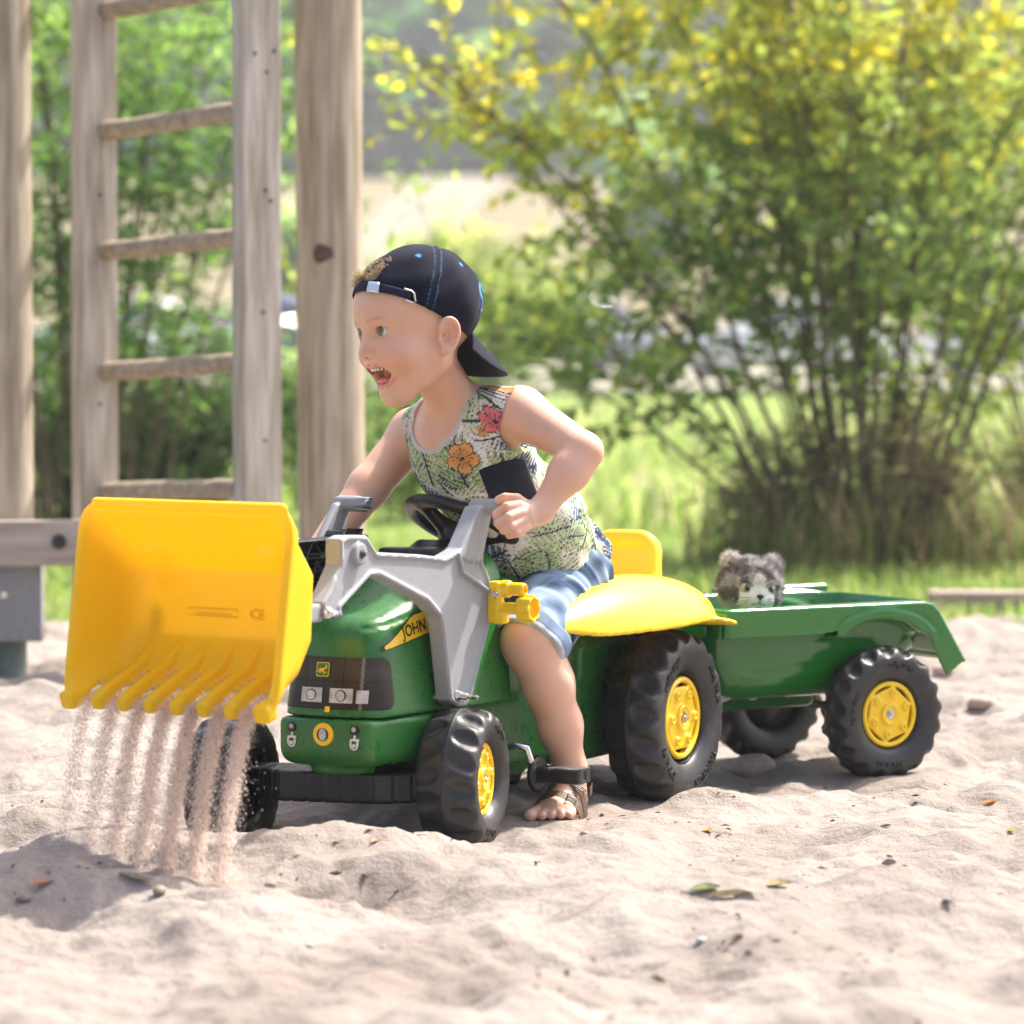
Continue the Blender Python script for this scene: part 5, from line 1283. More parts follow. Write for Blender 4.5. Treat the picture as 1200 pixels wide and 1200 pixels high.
def shrub(name, base, label, cat, group=None, stems=20, H=2.0, spread=1.4, leafL=.060, leafW=.029, nleaf=14000, pal=None, seed=1, start=.35, base_r=.25, stem_r=.014, leanx=0, low=.25, twig=.45, topc=None, ymul=.7, hang=0., droopf=0.):
    rs = np.random.RandomState(seed); root = empty(name, tuple(base)); tag(root, label, cat, group)
    TW = Acc(); LF = Acc(); tips = []
    for k in range(stems):
        A = Acc(); a = rs.uniform(0, 2 * np.pi); e = rs.uniform(.1, 1) ** .6
        end = np.array([math.cos(a) * spread * e + leanx, math.sin(a) * spread * e * ymul, H * (1 - .42 * e * e) * rs.uniform(.85, 1.1) * (.52 if rs.rand() < droopf else 1)]); st = np.array([math.cos(a) * base_r * e, math.sin(a) * base_r * e * .6, -.05])
        mid = st * .5 + end * .5 + np.array([-end[0] * .16, -end[1] * .16, H * .08]) + rs.normal(size=3) * .05; t = np.linspace(0, 1, 22)[:, None]
        P = (1 - t) ** 2 * st + 2 * t * (1 - t) * mid + t * t * end + np.cumsum(rs.normal(size=(22, 3)), 0) * .008; r0 = stem_r * rs.uniform(.6, 1.25)
        A.tube(P, r0 * (1 - .75 * t[:, 0]), 5); obj("stem", A.mesh("stem"), M['bark'], root)
        nt = 26
        for q in range(nt):
            tt = start + (1 - start) * rs.uniform(0, 1) ** .8; p = P[int(tt * 21)]; d = rs.normal(size=3); d[2] = abs(d[2]) * .5 - hang + .1; d /= np.linalg.norm(d); d = d + (end - st) / H * .35; L_ = twig * rs.uniform(.35, 1.1)
            s_ = np.linspace(0, 1, 6)[:, None]; pp = p + d * L_ * s_ + np.array([0, 0, -1]) * L_ * .28 * s_ ** 2 + np.cumsum(rs.normal(size=(6, 3)), 0) * .012
            TW.tube(pp, .0035 * (1 - .7 * s_[:, 0]), 3); tips.append(pp)
    tips = np.array(tips); n = nleaf; i = rs.randint(len(tips), size=n); t = rs.uniform(.05, 1.05, n) * 5; i0 = np.clip(t.astype(int), 0, 4); f = (t - i0)[:, None]
    p = tips[i, i0] * (1 - f) + tips[i, i0 + 1] * f; dd = tips[i, i0 + 1] - tips[i, i0]; dd /= np.linalg.norm(dd, axis=1)[:, None]
    rr = rs.normal(size=(n, 3)); D = dd * .5 + rr * .55 + np.array([0, 0, -.15 - hang]); p = p + rr * .008
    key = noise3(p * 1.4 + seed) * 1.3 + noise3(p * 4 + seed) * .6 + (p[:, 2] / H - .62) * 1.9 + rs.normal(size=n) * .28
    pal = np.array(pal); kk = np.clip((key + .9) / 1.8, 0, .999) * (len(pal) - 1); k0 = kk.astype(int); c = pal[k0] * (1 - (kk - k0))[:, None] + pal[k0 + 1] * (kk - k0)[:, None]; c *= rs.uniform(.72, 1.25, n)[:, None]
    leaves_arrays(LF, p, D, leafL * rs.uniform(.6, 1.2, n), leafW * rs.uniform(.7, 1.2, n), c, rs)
    tw = obj("twigs", TW.mesh("twigs"), M['bark'], root); tw["kind"] = "stuff"
    lf = obj("foliage", LF.mesh("foliage"), M['leaf'], root, smooth=False); lf["kind"] = "stuff"; return root
PAL_Y = [(.22, .33, .10), (.32, .44, .11), (.42, .50, .10), (.46, .48, .07), (.70, .62, .06), (.86, .72, .05)]
PAL_W = [(.10, .20, .05), (.17, .33, .07), (.26, .46, .09), (.36, .56, .13), (.50, .64, .24)]
PAL_D = [(.035, .07, .02), (.06, .12, .03), (.10, .18, .045), (.20, .30, .07)]
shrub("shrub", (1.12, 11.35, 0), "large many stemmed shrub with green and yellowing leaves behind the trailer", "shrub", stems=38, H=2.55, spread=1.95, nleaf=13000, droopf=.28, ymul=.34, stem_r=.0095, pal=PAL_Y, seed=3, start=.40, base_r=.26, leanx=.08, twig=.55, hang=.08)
shrub("shrub", (2.05, 12.4, 0), "second shrub with yellow leaves behind the large one at the right edge", "shrub", stems=22, H=2.4, spread=1.3, nleaf=4000, pal=PAL_Y[1:], seed=5, start=.3, base_r=.3, stem_r=.009)
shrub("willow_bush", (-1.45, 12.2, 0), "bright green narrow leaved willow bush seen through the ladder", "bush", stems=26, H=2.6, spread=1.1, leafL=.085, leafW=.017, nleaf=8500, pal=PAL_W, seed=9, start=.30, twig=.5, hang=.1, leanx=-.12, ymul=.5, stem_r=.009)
shrub("low_bush", (-1.42, 12.9, 0), "dark green dense low bush at the foot of the willow", "bush", stems=26, H=.85, spread=.85, leafL=.04, leafW=.02, nleaf=9000, pal=PAL_D, seed=12, start=.1, twig=.25, stem_r=.008)
shrub("low_bush", (-.62, 14.6, 0), "pale green thin low bush on the grass seen between the ladder and the willow", "bush", stems=16, H=.75, spread=.45, leafL=.04, leafW=.018, nleaf=3500, pal=PAL_W, seed=14, start=.1, twig=.22, stem_r=.007)
shrub("undergrowth", (1.50, 11.45, 0), "brown green tangle of weeds and thin shoots round the foot of the large shrub", "weeds", stems=44, H=.50, spread=.80, leafL=.10, leafW=.010, nleaf=2600, pal=[(.26, .19, .12), (.36, .27, .16), (.28, .29, .11), (.42, .42, .15), (.55, .47, .25)], seed=23, start=.1, twig=.22, ymul=.5, stem_r=.004, base_r=.8)
# round meadow bushes further off
shrub("meadow_bush", (-.35, 42, float(land_h(np.array([0.]), np.array([42.]))[0])), "round yellow green bush far out on the meadow above the boy's cap", "bush", stems=22, H=2.1, spread=1.25, leafL=.16, leafW=.09, nleaf=3200, pal=[(.26, .36, .08), (.38, .48, .12), (.50, .56, .16)], seed=17, start=.12, twig=.6, ymul=1)
# dry tall grass round the foot of the large shrub
def blades(n, xy, hf, L0, L1, wd, pal, seed, lean=.35):
    rs = np.random.RandomState(seed); x, y = xy(rs, n); m = len(x); b = np.stack([x, y, hf(x, y)], -1); L = rs.uniform(L0, L1, m); a = rs.uniform(0, 6.283, m); ln = rs.uniform(.05, lean, m) * L
    dx = np.stack([np.cos(a), np.sin(a), 0 * a], -1); sd_ = np.stack([-np.sin(a), np.cos(a), 0 * a], -1); w = wd * rs.uniform(.6, 1.3, m); z = np.array([0, 0, 1.])
    m1 = b + dx * (ln * .3)[:, None] + z * (L * .55)[:, None]; tip = b + dx * ln[:, None] + z * (L * rs.uniform(.8, 1, m))[:, None]
    V = np.stack([b - sd_ * w[:, None] * .5, b + sd_ * w[:, None] * .5, m1 + sd_ * w[:, None] * .4, m1 - sd_ * w[:, None] * .4, tip], 1).reshape(-1, 3)
    F_ = (np.array([[0, 1, 2], [0, 2, 3], [3, 2, 4]])[None] + (np.arange(m) * 5)[:, None, None]).reshape(-1, 3); pal = np.array(pal); c = pal[rs.randint(len(pal), size=m)] * rs.uniform(.7, 1.3, m)[:, None]
    A = Acc(); A.add(V, F_); A.C.append(np.repeat(c, 5, 0)); return A.mesh("blades")
def xy_clump(rs, n): a = rs.uniform(0, 6.283, n); r = np.sqrt(rs.uniform(0, 1, n)); return 1.42 + .88 * r * np.cos(a), 11.25 + .45 * r * np.sin(a)
tag(obj("dry_grass_tuft", blades(2200, xy_clump, land_h, .06, .34, .007, [(.40, .30, .17), (.24, .27, .08), (.20, .27, .07), (.48, .38, .22), (.16, .18, .07)], 31, .8), M['leaf'], smooth=False), "dry brown and green tall grass tangled round the foot of the large shrub", "tall grass", kind="stuff")
def xy_edge(rs, n):
    x = rs.uniform(-3.2, 3.2, n); y = 8.75 + rs.exponential(1.5, n) + .12 * rs.normal(size=n); k = y > edge_y(x) + .10; k &= y < 16; return x[k], y[k]
tag(obj("grass", blades(32000, xy_edge, land_h, .025, .085, .0055, [(.18, .30, .045), (.24, .37, .07), (.30, .40, .10), (.40, .40, .17)], 33, .7), M['leaf'], smooth=False), "short bright green grass growing from the edge of the sandpit", "grass", kind="stuff")

def xy_mid(rs, n):
    y = 13 * (42 / 13) ** rs.uniform(0, 1, n); x = rs.uniform(-.20, .20, n) * y; k = noise2(x, y, .55, 3.) + .5 * noise2(x, y, 1.9, 6.) > .05; return x[k], y[k]
tag(obj("meadow_tufts", blades(26000, xy_mid, land_h, .06, .26, .022, [(.20, .32, .06), (.30, .42, .10), (.42, .46, .16), (.52, .50, .26)], 37, .9), M['leaf'], smooth=False), "taller uneven grass tufts across the meadow behind the boy", "grass", kind="stuff")

# ================================================================ FAR WOOD ON THE HILL
def far_wood():
    rs = np.random.RandomState(40); A = Acc(); T = Acc()
    for k in range(150):
        y = rs.uniform(163, 240); x = rs.uniform(-48, 48) * y / 200; h = rs.uniform(15, 24); z0 = float(land_h(np.array([x]), np.array([y]))[0]) - .3; con = rs.rand() < .6
        T.tube([(x, y, z0), (x, y, z0 + h * .9)], np.array([.3, .06]), 6, (.16, .12, .09)); n = 100; t = rs.uniform(.12, 1, n)
        rad = (h * .17 * (1 - t) + .25) if con else h * .26 * np.sqrt(np.clip(1 - (2 * t - 1.15) ** 2, .02, 1)); a = rs.uniform(0, 6.283, n); rr = rad * np.sqrt(rs.uniform(.15, 1, n))
        P = np.stack([x + rr * np.cos(a), y + rr * np.sin(a), z0 + h * t], -1); D = np.stack([np.cos(a), np.sin(a), rs.uniform(-.6, .3, n)], -1); cb = np.array([(.15, .30, .08), (.22, .38, .10), (.30, .44, .12)][rs.randint(3)] if not con else (.10, .22, .08))
        leaves_arrays(A, P, D, rs.uniform(1.7, 3.2, n), rs.uniform(1.5, 2.6, n), np.tile(cb, (n, 1)) * rs.uniform(.6, 1.4, n)[:, None], rs)
    root = empty("far_wood", (0, 165, 7)); tag(root, "hazy mixed wood of firs and leafy trees on the far hill", "wood"); root["kind"] = "stuff"
    for nm, AA, mm in (("crowns", A, M['leaf']), ("trunks", T, M['bark'])):
        me = AA.mesh(nm); v = verts_of(me) - np.array([0, 165, 7], np.float32); me.vertices.foreach_set("co", v.ravel()); o = obj(nm, me, mm, root, smooth=False); o["kind"] = "stuff"
far_wood()
# bushes along the foot of the wood and across the meadow
for k, (x, y, h, lb) in enumerate(((-5.2, 85, 2.6, "rounded green bush at the field's edge behind the ladder"), (3.6, 95, 4.5, "tall pale green bush on the field behind the large shrub"), (9.5, 88, 5.0, "broad green bush on the field at the far right"))):
    shrub("field_bush", (x, y, float(land_h(np.array([x]), np.array([float(y)]))[0])), lb, "bush", stems=12, H=h, spread=h * .55, leafL=.35, leafW=.22, nleaf=2600, pal=PAL_W, seed=50 + k, start=.1, twig=h * .3, ymul=1, stem_r=.05)

# ================================================================ PARKED CARS
M['tint'] = mat("car_glass", (.03, .035, .04), .08, .6, coat=.5); M['rubber'] = mat("car_tyre", (.02, .02, .02), .8); M['alloy'] = mat("alloy", (.5, .5, .52), .3, metal=.9)
def car(x, y, rz, col, label, H=1.45, L=4.3):
    z0 = float(land_h(np.array([x]), np.array([float(y)]))[0]) + .10; root = empty("parked_car", (x, y, z0), R_(rz)); tag(root, label, "car", "cars parked beyond the meadow")
    pm = mat("car_paint", col, .25, .5, coat=1)
    prof = [(-L / 2, .45), (-L / 2 + .03, .80), (-L / 2 + .25, .93), (-L / 2 + .95, 1.0), (L / 2 - 1.35, .98), (L / 2 - .35, .82), (L / 2 - .03, .66), (L / 2, .42), (L / 2 - .1, .22), (-L / 2 + .1, .22)]
    b = bmesh.new(); poly_prism(b, prof, -.88, .88); bmesh.ops.bevel(b, geom=list(b.edges), offset=.07, segments=3, affect='EDGES'); obj("car_body", b, pm, root)
    cab = [(-L / 2 + .55, .96), (-L / 2 + .95, H - .05), (-L / 2 + 1.3, H), (L / 2 - 1.9, H - .02), (L / 2 - 1.1, .97)]
    b = bmesh.new(); poly_prism(b, cab, -.74, .74); 
    for v in b.verts: v.co.y *= 1 - .16 * max(0, v.co.z - .95) / .5
    bmesh.ops.bevel(b, geom=list(b.edges), offset=.05, segments=2, affect='EDGES'); obj("cabin", b, pm, root)
    wn_ = [(-L / 2 + .78, 1.02), (-L / 2 + 1.02, H - .10), (-L / 2 + 1.9, H - .07), (-L / 2 + 1.9, 1.0)]; wn2 = [(-L / 2 + 1.98, 1.0), (-L / 2 + 1.98, H - .07), (L / 2 - 1.95, H - .10), (L / 2 - 1.30, 1.0)]
    for sgn in (-1, 1):
        for w_ in (wn_, wn2):
            b = bmesh.new(); poly_prism(b, w_, sgn * .735, sgn * .748); 
            for v in b.verts: v.co.y *= 1 - .155 * max(0, v.co.z - .95) / .5
            obj("side_window", b, M['tint'], root, smooth=False)
    b = bmesh.new(); vs = [b.verts.new(p) for p in ((L / 2 - 1.14, -.66, 1.0), (L / 2 - 1.14, .66, 1.0), (L / 2 - 1.84, .58, H - .07), (L / 2 - 1.84, -.58, H - .07))]; b.faces.new(vs); o = obj("windscreen", b, M['tint'], root, smooth=False); o.location = (.035, 0, .02); md = o.modifiers.new("s", 'SOLIDIFY'); md.thickness = .01
    for wx in (-L / 2 + .78, L / 2 - .80):
        for sgn in (-1, 1):
            w = empty("car_wheel", (wx, sgn * .80, .31), 0, root); b = bmesh.new(); bm_cyl(b, (0, -.10, 0), (0, .10, 0), .31, seg=28, bevel=.03); obj("tyre", b, M['rubber'], w, smooth=None)
            b = bmesh.new(); bm_cyl(b, (0, -.105, 0), (0, .105, 0), .20, seg=20, bevel=.01); obj("rim", b, M['alloy'], w, smooth=None)
    for sgn in (-1, 1):
        b = bmesh.new(); bm_box(b, (L / 2 - .16, sgn * .62, .66), (.22, .34, .13), bevel=.03); obj("headlight", b, M['lampgrey'], root, smooth=None); b = bmesh.new(); bm_box(b, (-L / 2 + .07, sgn * .70, .80), (.10, .24, .16), bevel=.03); obj("tail_light", b, mat("tail_light", (.4, .01, .01), .2), root, smooth=None)
car(-6.4, 64, 8, (.70, .72, .75), "white hatchback parked beyond the meadow, behind the ladder")
car(-3.75, 68, 60, (.03, .05, .12), "dark blue car parked between the ladder and the middle post")
car(.55, 66, 200, (.13, .15, .19), "dark grey car parked beyond the meadow behind the boy's cap")
car(5.0, 65, 186, (.72, .73, .75), "white car glimpsed through the left stems of the large shrub")
car(9.7, 67, 4, (.60, .65, .72), "pale silver car glimpsed through the right stems of the large shrub")

# ================================================================ PLUSH CAT
ctp = r2w(.245, .035); CT = np.array([ctp[0], ctp[1], .145]); cat = empty("plush_cat", tuple(CT)); tag(cat, "grey and white plush cat peering out of the green trailer", "plush toy")
HC2 = W(879, 687, CT[1]) - CT; cy_ = R_(-90 + 16); CF = np.array([math.cos(cy_), math.sin(cy_), 0]); CL = np.array([-math.sin(cy_), math.cos(cy_), 0]); CM = np.array(Matrix(np.stack([CF, CL, [0, 0, 1]], 1).tolist()) @ Matrix.Rotation(R_(-5), 3, 'X') @ Matrix.Rotation(R_(6), 3, 'Y'))
c2 = lambda p: CM @ np.array(p, float) + HC2
s = SDF(); s.u(d_ell(HC2, (.044, .050, .043), CM)); s.u(d_ell(c2((.034, 0, -.013)), (.019, .022, .016), CM), .012); s.u(d_ell(c2((.030, .014, -.016)), (.016, .015, .013), CM), .01); s.u(d_ell(c2((.030, -.014, -.016)), (.016, .015, .013), CM), .01)
for q in (1, -1): s.u(d_ell(c2((-.004, q * .036, .034)), (.009, .013, .017), CM), .006); s.c(d_ell(c2((.008, q * .038, .036)), (.007, .007, .010), CM), .003)
s.u(d_ell(HC2 * .25 + np.array([0, 0, .0]), (.045, .05, .06)), .02)
for q in (1, -1): s.u(d_cap(HC2 * .3 + CL * q * .03, HC2 * .2 + CL * q * .05 + CF * .03 + (0, 0, -.03), .018, .016), .01)
me = s.mesh("plush_body", .0022); V = verts_of(me).astype(float); Nn = norms_of(me).astype(float)
Q = (V - HC2) @ CM
def catcol(Q):
    n = noise3(Q * 55); n2 = noise3(Q * 130); c = np.where((n + .4 * n2 > .02)[:, None], (.20, .185, .19), (.58, .55, .53))
    blaze = (np.abs(Q[:, 1]) < .006 + .42 * np.maximum(.024 - Q[:, 2], 0) * (Q[:, 2] > -.03)) & (Q[:, 0] > .018) & (Q[:, 2] < .026); muz = (Q[:, 0] > .022) & (Q[:, 2] < -.004) & (np.abs(Q[:, 1]) < .030)
    c = np.where((blaze | muz)[:, None], (.85, .83, .80), c); return np.where(((Q[:, 2] < -.028))[:, None], (.6, .58, .55), c)
cc = catcol(Q); add_cols(me, cc); M['plush'] = mat("plush", (1, 1, 1), .95, .1, attr="col", sheen=.4); obj("plush_body", me, M['plush'], cat)
rs = np.random.RandomState(77); idx = rs.choice(np.where(Q[:, 2] > -.045)[0], 26000); P = V[idx] + rs.normal(size=(len(idx), 3)) * .0006; q_ = Q[idx]
face = (q_[:, 0] > .024) & (q_[:, 2] < .010) & (np.abs(q_[:, 1]) < .032); Ln = np.where(face, .0022, rs.uniform(.006, .013, len(idx))); D = Nn[idx] + rs.normal(size=(len(idx), 3)) * .42 + np.array([0, 0, -.25]); D /= np.linalg.norm(D, axis=1)[:, None]
S_ = np.cross(D, rs.normal(size=(len(idx), 3))); S_ /= np.linalg.norm(S_, axis=1)[:, None]; w = .00045; tip = P + D * Ln[:, None]
VV = np.stack([P - S_ * w, P + S_ * w, tip], 1).reshape(-1, 3); A = Acc(); A.add(VV, np.arange(len(VV)).reshape(-1, 3)); cf = catcol(q_) * rs.uniform(.75, 1.35, len(idx))[:, None]; A.C.append(np.repeat(cf, 3, 0)); o = obj("fur", A.mesh("fur"), M['plush'], cat, smooth=False); o["kind"] = "stuff"
def cat_x(y, z):
    xs_ = np.linspace(.07, 0, 300); P_ = np.array([c2((x, y, z)) for x in xs_]); d, _ = s.ev(P_, P_.min(0), P_.max(0)); return float(xs_[np.argmax(d < 0)])
M['eyeb'] = mat("black_plastic_eye", (.008, .008, .01), .08, .6); M['stitch'] = mat("black_thread", (.01, .01, .01), .8)
def blob(name, p, r, m, par=cat):
    b = bmesh.new(); bmesh.ops.create_icosphere(b, subdivisions=3, radius=1); bmesh.ops.transform(b, matrix=Matrix.Translation(c2(p)) @ Matrix(CM.tolist()).to_4x4() @ Matrix.Diagonal((*r, 1)), verts=b.verts); return obj(name, b, m, par)
for q in (1, -1):
    x = cat_x(q * .021, .004); e = blob("eye", (x + .0005, q * .021, .004), (.0035, .0072, .0062), mat("eye_white_print", (.5, .5, .46), .3)); blob("iris", (x + .0022, q * .0205, .0038), (.0025, .0052, .0056), mat("eye_olive", (.10, .09, .05), .2), e); blob("pupil", (x + .0036, q * .0205, .0036), (.0017, .0034, .0040), M['eyeb'], e); blob("glint", (x + .0050, q * .0205 + .0016, .0058), (.0006, .0010, .0010), M['white'], e)
    A = Acc(); x1 = [c2((cat_x(q * (.021 + .0095 * math.cos(t)), .004 + .0085 * math.sin(t)) + .001, q * (.021 + .0095 * math.cos(t)), .004 + .0085 * math.sin(t))) for t in np.linspace(.2, 2.9, 12)]; A.tube(x1, .0010, 5); obj("eye_line", A.mesh("l"), M['stitch'], cat)
xn = cat_x(0, -.008); b = bmesh.new(); vs = []
blob("nose", (xn + .001, 0, -.0075), (.0028, .0062, .0034), M['eyeb']); blob("nose_tip", (xn + .001, 0, -.0105), (.0024, .0030, .0030), M['eyeb'])
A = Acc(); A.tube([c2((cat_x(0, z) + .0008, 0, z)) for z in np.linspace(-.011, -.019, 6)], .0007, 5)
for q in (1, -1): A.tube([c2((cat_x(q * y, -.019 - .25 * y + 14 * (y - .006) ** 2 * 1.2 - .0005) + .0008, q * y, -.019 - .25 * y + 14 * (y - .006) ** 2 * 1.2)) for y in np.linspace(0, .013, 8)], .0007, 5)
obj("mouth_stitch", A.mesh("m"), M['stitch'], cat)
for q in (1, -1):
    for k in range(3):
        A = Acc(); y0_ = .014 + .002 * k; z_ = -.011 - .004 * k; a = c2((cat_x(q * y0_, z_), q * y0_, z_)); A.tube([a, a + CM @ np.array([.006, q * .012, .001 - .002 * k]), a + CM @ np.array([.004, q * .028, -.002 - .005 * k])], .00035, 4); obj("whisker", A.mesh("w"), M['stitch'], cat)

# ================================================================ FALLING SAND
Mt = Matrix.Translation((*TX, 0)) @ Matrix.Rotation(-math.pi / 2 - TH, 4, 'Z'); Bm = Mt @ Matrix.Translation((1.07, 0, 0)) @ Matrix.Rotation(R_(-7.5), 4, 'Z')
Bn = np.array(Bm); rs = np.random.RandomState(90); PTS = []; SZ = []; EL = []
def bw_(p): p = np.asarray(p); return p @ Bn[:3, :3].T + Bn[:3, 3]
for gi, g_ in enumerate(gaps):
    n = [7000, 11000, 17000, 19000, 27000, 27000, 21000][gi]; t = rs.uniform(0, 1, n) ** [1.3, 1.2, 1.15, 1.15, 1.1, 1.1, 1.1][gi]; start = bw_(np.stack([rs.uniform(.045, .070, n), g_ + rs.normal(size=n) * .0028 + rs.uniform(-.005, .005, n), rs.uniform(.235, .246, n)], -1))
    T = t * .205; v0 = np.array([-.19, -.24, -.25]); P = start + v0 * T[:, None] + np.array([0, 0, -4.9]) * (T ** 2)[:, None]
    P[:, :2] += rs.normal(size=(n, 2)) * (.0010 + .0042 * t[:, None] * rs.normal(size=(n, 1)) ** 2); k = P[:, 2] > sand_h(P[:, 0], P[:, 1]) - .002
    PTS.append(P[k]); EL.append((1.0 + 3.4 * t[k])); SZ.append(rs.uniform(.00022, .00046, k.sum()) * np.where(rs.rand(k.sum()) < .02, 2.0, 1))
    # sand sliding over the floor of the bucket
    m = 1500; u_ = rs.uniform(0, 1, m) ** .7; P = bw_(np.stack([-.010 + .070 * u_, g_ + rs.normal(size=m) * (.006 + .002 * u_), .2735 - .036 * u_ + rs.uniform(0, .006, m)], -1)); PTS.append(P); EL.append(np.full(m, 1.)); SZ.append(rs.uniform(.0005, .0010, m))
P = np.concatenate(PTS); S_ = np.concatenate(SZ); E_ = np.concatenate(EL); n = len(P)
tet = np.array([[1, 1, 1], [1, -1, -1], [-1, 1, -1], [-1, -1, 1.]]) ; a = rs.uniform(0, 6.283, n); ca_, sa_ = np.cos(a), np.sin(a)
tv = np.stack([tet[None, :, 0] * ca_[:, None] - tet[None, :, 1] * sa_[:, None], tet[None, :, 0] * sa_[:, None] + tet[None, :, 1] * ca_[:, None], np.repeat(tet[None, :, 2], n, 0) * E_[:, None]], -1) * S_[:, None, None] + P[:, None]
A = Acc(); A.add(tv[:, :3].reshape(-1, 3), (np.array([[0, 1, 2]])[None] + (np.arange(n) * 3)[:, None, None]).reshape(-1, 3)); gc = np.array((.88, .76, .68)) * rs.uniform(.65, 1.2, n)[:, None]; gc[rs.rand(n) < .05] = (.16, .12, .09); A.C.append(np.repeat(gc, 3, 0))
M['grain'] = mat("sand_grain", (1, 1, 1), .9, .2, attr="col", transl=.65); tag(obj("falling_sand", A.mesh("falling_sand"), M['grain'], None, smooth=False), "seven thin streams of sand pouring off the teeth of the yellow bucket", "sand", kind="stuff")

# ================================================================ LITTER ON THE SAND
LIT = {}
def ground_at(px, py, hint=None):              # meet the sand along a line of sight
    lo_, hi_ = 3.0, 9.0
    for Y in np.arange(3.2, 9.0, .01):
        p = W(px, py, Y)
        if p[2] < sz(p[0], p[1]): return np.array([p[0], p[1], sz(p[0], p[1])])
    return W(px, py, 8)
def scatter_stuff():
    rs = np.random.RandomState(61); A = Acc(); n = 1700; y = 3.5 + 5 * rs.uniform(0, 1, n) ** 1.1; x = rs.uniform(-1, 1, n) * y * .16; dens = noise2(x, y, 1.7, 4.) + .5 * noise2(x, y, 6, 8.); k = dens > -.12 + .25 * rs.rand(n); x, y = x[k], y[k]; n = len(x); z = sand_h(x, y)
    sz_ = rs.uniform(.0010, .0034, n) * np.where(rs.rand(n) < .10, 1.9, 1); a = rs.uniform(0, 6.28, n); el = rs.uniform(1, 3.2, n)
    c = np.array([(.10, .07, .05), (.06, .045, .035), (.26, .20, .15), (.18, .12, .07), (.35, .30, .26)])[rs.randint(5, size=n)]
    base = np.array([[-1, -.5, 0], [1, -.6, 0], [.8, .5, 0], [-.9, .6, 0], [0, 0, .55]]); f = np.array([[0, 1, 4], [1, 2, 4], [2, 3, 4], [3, 0, 4]])
    vx = base[None, :, 0] * (sz_ * el)[:, None]; vy = base[None, :, 1] * sz_[:, None]; V = np.stack([x[:, None] + vx * np.cos(a)[:, None] - vy * np.sin(a)[:, None], y[:, None] + vx * np.sin(a)[:, None] + vy * np.cos(a)[:, None], z[:, None] + base[None, :, 2] * sz_[:, None] * 1.2 + .0004], -1)
    A.add(V.reshape(-1, 3), (f[None] + (np.arange(n) * 5)[:, None, None]).reshape(-1, 3)); A.C.append(np.repeat(c, 5, 0)); tag(obj("sand_litter", A.mesh("litter"), M['grain'], None, smooth=False), "tiny dark chips of bark and twig scattered over the sand", "litter", kind="stuff")
scatter_stuff()
def pebble(px, py, r, col, label, grp="pebbles in the sand"):
    p = ground_at(px, py); b = bmesh.new(); bmesh.ops.create_icosphere(b, subdivisions=3, radius=r)
    for v in b.verts: v.co = Vector((v.co.x * 1.25, v.co.y, v.co.z * .7)) * (1 + .22 * float(noise3(np.array([v.co]) * 1.3 / r + px)[0]))
    o = obj("pebble", b, mat("pebble", col, .8, var=.25, vscale=300, bump=.3, bscale=500)); o.location = p + np.array([0, 0, r * .25]); o.rotation_euler = (0, 0, px); tag(o, label, "pebble", grp)
def dleaf(px, py, L_, col, label, cat_="leaf", name="dry_leaf", curl=.35, w=.5, rz=None, grp="fallen leaves on the sand", m=None):
    p = ground_at(px, py); n, k = 12, 7; A = Acc(); V = []
    for i in range(n):
        u_ = i / (n - 1); ww = L_ * w * math.sin(math.pi * min(1, u_ * .97 + .02)) ** .8 * .5
        for j in range(k): v_ = j / (k - 1) * 2 - 1; V.append((L_ * (u_ - .5), ww * v_, curl * L_ * (.35 * v_ * v_ * (ww / (L_ * w * .5) + .1) + .6 * (u_ - .5) ** 2) + .0015))
    i, j = np.meshgrid(np.arange(n - 1), np.arange(k - 1), indexing='ij'); A.add(V, np.stack([i * k + j, (i + 1) * k + j, (i + 1) * k + j + 1, i * k + j + 1], -1).reshape(-1, 4))
    A.tube([(-L_ * .5, 0, .15 * curl * L_), (-L_ * .75, L_ * .05, .002)], .0007, 5)
    o = obj(name, A.mesh(name), mat("leaf_litter", col, .75, var=.3, vscale=200, transl=.15)); o.location = p; o.rotation_euler = (0.15, -.1, (px * .37) % 6.28 if rz is None else rz); tag(o, label, cat_, grp); return o
pebble(29, 1057, .0085, (.20, .175, .16), "round grey pebble lying alone at the lower left of the sand"); pebble(187, 1051, .0085, (.25, .20, .15), "brown pebble beside the curled dark leaf under the bucket"); pebble(448, 1113, .004, (.35, .31, .27), "small brownish pebble in the sand below the front wheel")
pebble(822, 1104, .0055, (.42, .41, .40), "pale grey pebble in the sand in front of the rear wheel"); pebble(363, 1111, .0045, (.38, .38, .38), "greyish pebble at the bottom of the sand slope"); pebble(685, 979, .005, (.30, .27, .25), "small grey pebble beside the sandal"); pebble(317, 1039, .006, (.36, .28, .2), "ochre pebble under the right end of the bucket")
dleaf(160, 1036, .055, (.30, .26, .22), "curled grey brown leaf on the sand under the bucket"); dleaf(52, 1037, .030, (.42, .20, .09), "rusty orange scrap of leaf left of the sand streams"); dleaf(1160, 945, .022, (.50, .16, .03), "small orange leaf on the sand at the right edge", rz=.3); dleaf(1186, 978, .014, (.55, .65, .05), "tiny yellow green leaf on the sand at the right edge")
dleaf(826, 1047, .040, (.16, .20, .07), "olive leaf at the left end of the leaf scraps on the sand", rz=.2); dleaf(872, 1050, .035, (.58, .55, .46), "whitish dry leaf in the middle of the leaf scraps", rz=2.9, curl=.2); dleaf(912, 1040, .035, (.26, .20, .09), "brown green leaf at the right end of the leaf scraps", rz=.5); dleaf(852, 1054, .05, (.34, .28, .17), "pale twig like leaf stalk under the leaf scraps", w=.12, rz=.1)
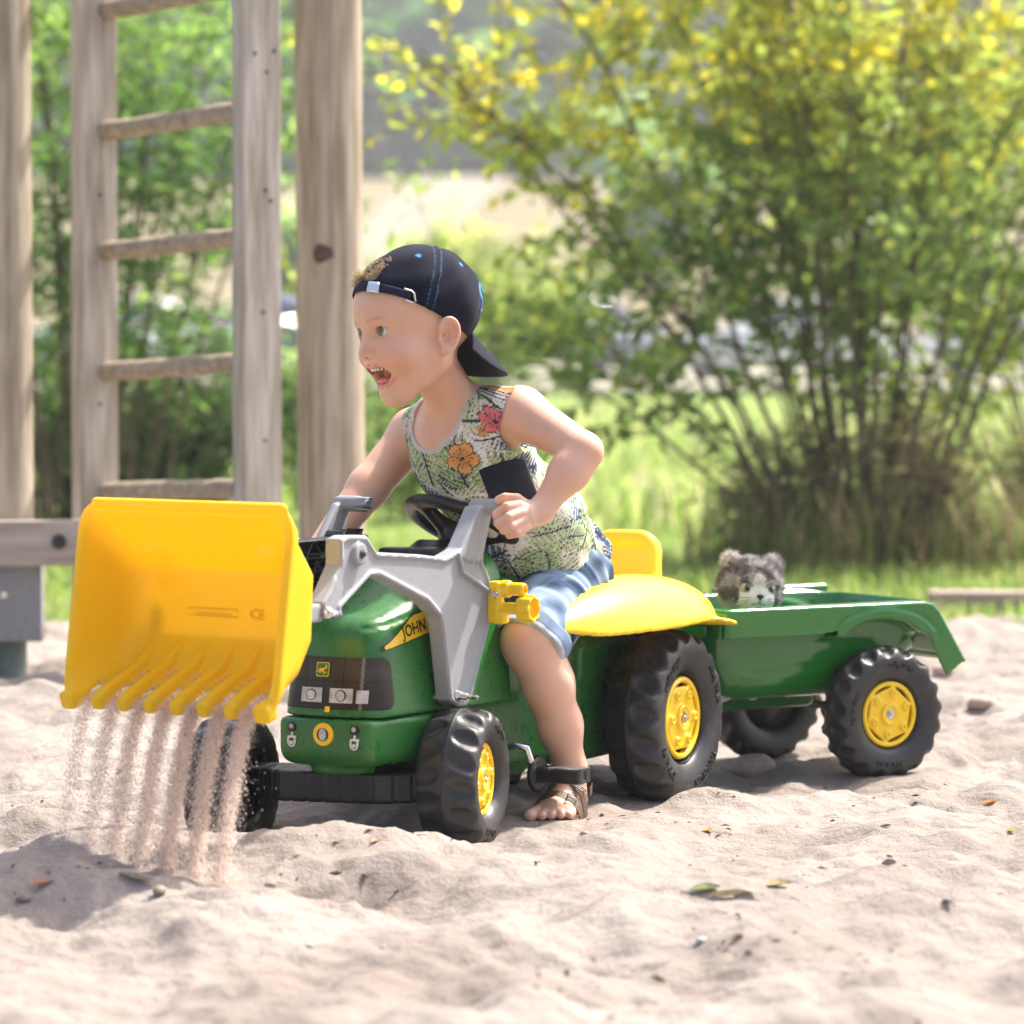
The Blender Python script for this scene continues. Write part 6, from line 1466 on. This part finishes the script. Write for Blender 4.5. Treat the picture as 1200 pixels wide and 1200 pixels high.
dleaf(829, 976, .018, (.55, .28, .08), "orange brown leaf scrap on the sand before the rear wheel", rz=.5); dleaf(440, 1018 - 30, .022, (.40, .24, .12), "brown bark chip behind the steering beam", "bark chip", "bark_chip", .1, .4, 1.2, "bark chips on the sand"); dleaf(1038, 971, .016, (.03, .028, .03), "shiny black seed husk on the sand below the trailer", "husk", "seed_husk", .3, .4, .1, "dark husks on the sand")
dleaf(1042, 1016, .020, (.20, .16, .15), "curled dark shaving on the sand at lower right", "shaving", "wood_shaving", .9, .5, .1, "dark husks on the sand"); dleaf(1110, 1065, .020, (.06, .05, .05), "dark elongated husk near the right edge of the sand", "husk", "seed_husk", .3, .35, 2.2, "dark husks on the sand"); dleaf(864, 1103, .020, (.13, .08, .06), "brown twist of bark beside the pale grey pebble", "bark chip", "bark_chip", .6, .4, .8, "bark chips on the sand")
dleaf(492, 982, .030, (.055, .045, .04), "dark stick lying in the sand behind the near front wheel", "stick", "stick", .05, .14, -.7, "sticks on the sand"); dleaf(395, 1025, .020, (.05, .04, .04), "dark chip on the sand between the front wheels", "bark chip", "bark_chip", .2, .4, .1, "bark chips on the sand"); dleaf(428, 1062 - 32, .018, (.10, .07, .055), "brown chip of bark on the ridge before the tractor", "bark chip", "bark_chip", .3, .4, 1.9, "bark chips on the sand")
pebble(1150, 828, .022, (.36, .27, .22), "flat brown clod of damp sand at the right behind the trailer", "clods of sand"); pebble(1105, 790, .020, (.40, .30, .25), "small clod of sand under the tail of the trailer", "clods of sand"); pebble(883, 905, .030, (.33, .26, .22), "lumpy grey brown clod of sand between the rear and the trailer wheel", "clods of sand")
A = Acc(); A.tube([t2w(.02, .02).tolist() + [.12], t2w(.10, .09).tolist() + [.075], t2w(.18, .11).tolist() + [.05], W(690, 905, 5.4).tolist()], .0013, 6)
# dome of haze-bright sky is the world itself

# ================================================================ HAZE IN THE AIR
b = bmesh.new(); bm_box(b, (0, 215, 35), (700, 560, 74)); hz = bpy.data.materials.new("air"); hz.use_nodes = True
hn = hz.node_tree.nodes; hn.clear(); pv = hn.new("ShaderNodeVolumePrincipled"); ho = hn.new("ShaderNodeOutputMaterial"); hz.node_tree.links.new(pv.outputs[0], ho.inputs["Volume"])
pv.inputs["Color"].default_value = (.92, .96, 1, 1); pv.inputs["Density"].default_value = .0013; pv.inputs["Anisotropy"].default_value = .35
tag(obj("haze", b, hz, smooth=False), kind="stuff")
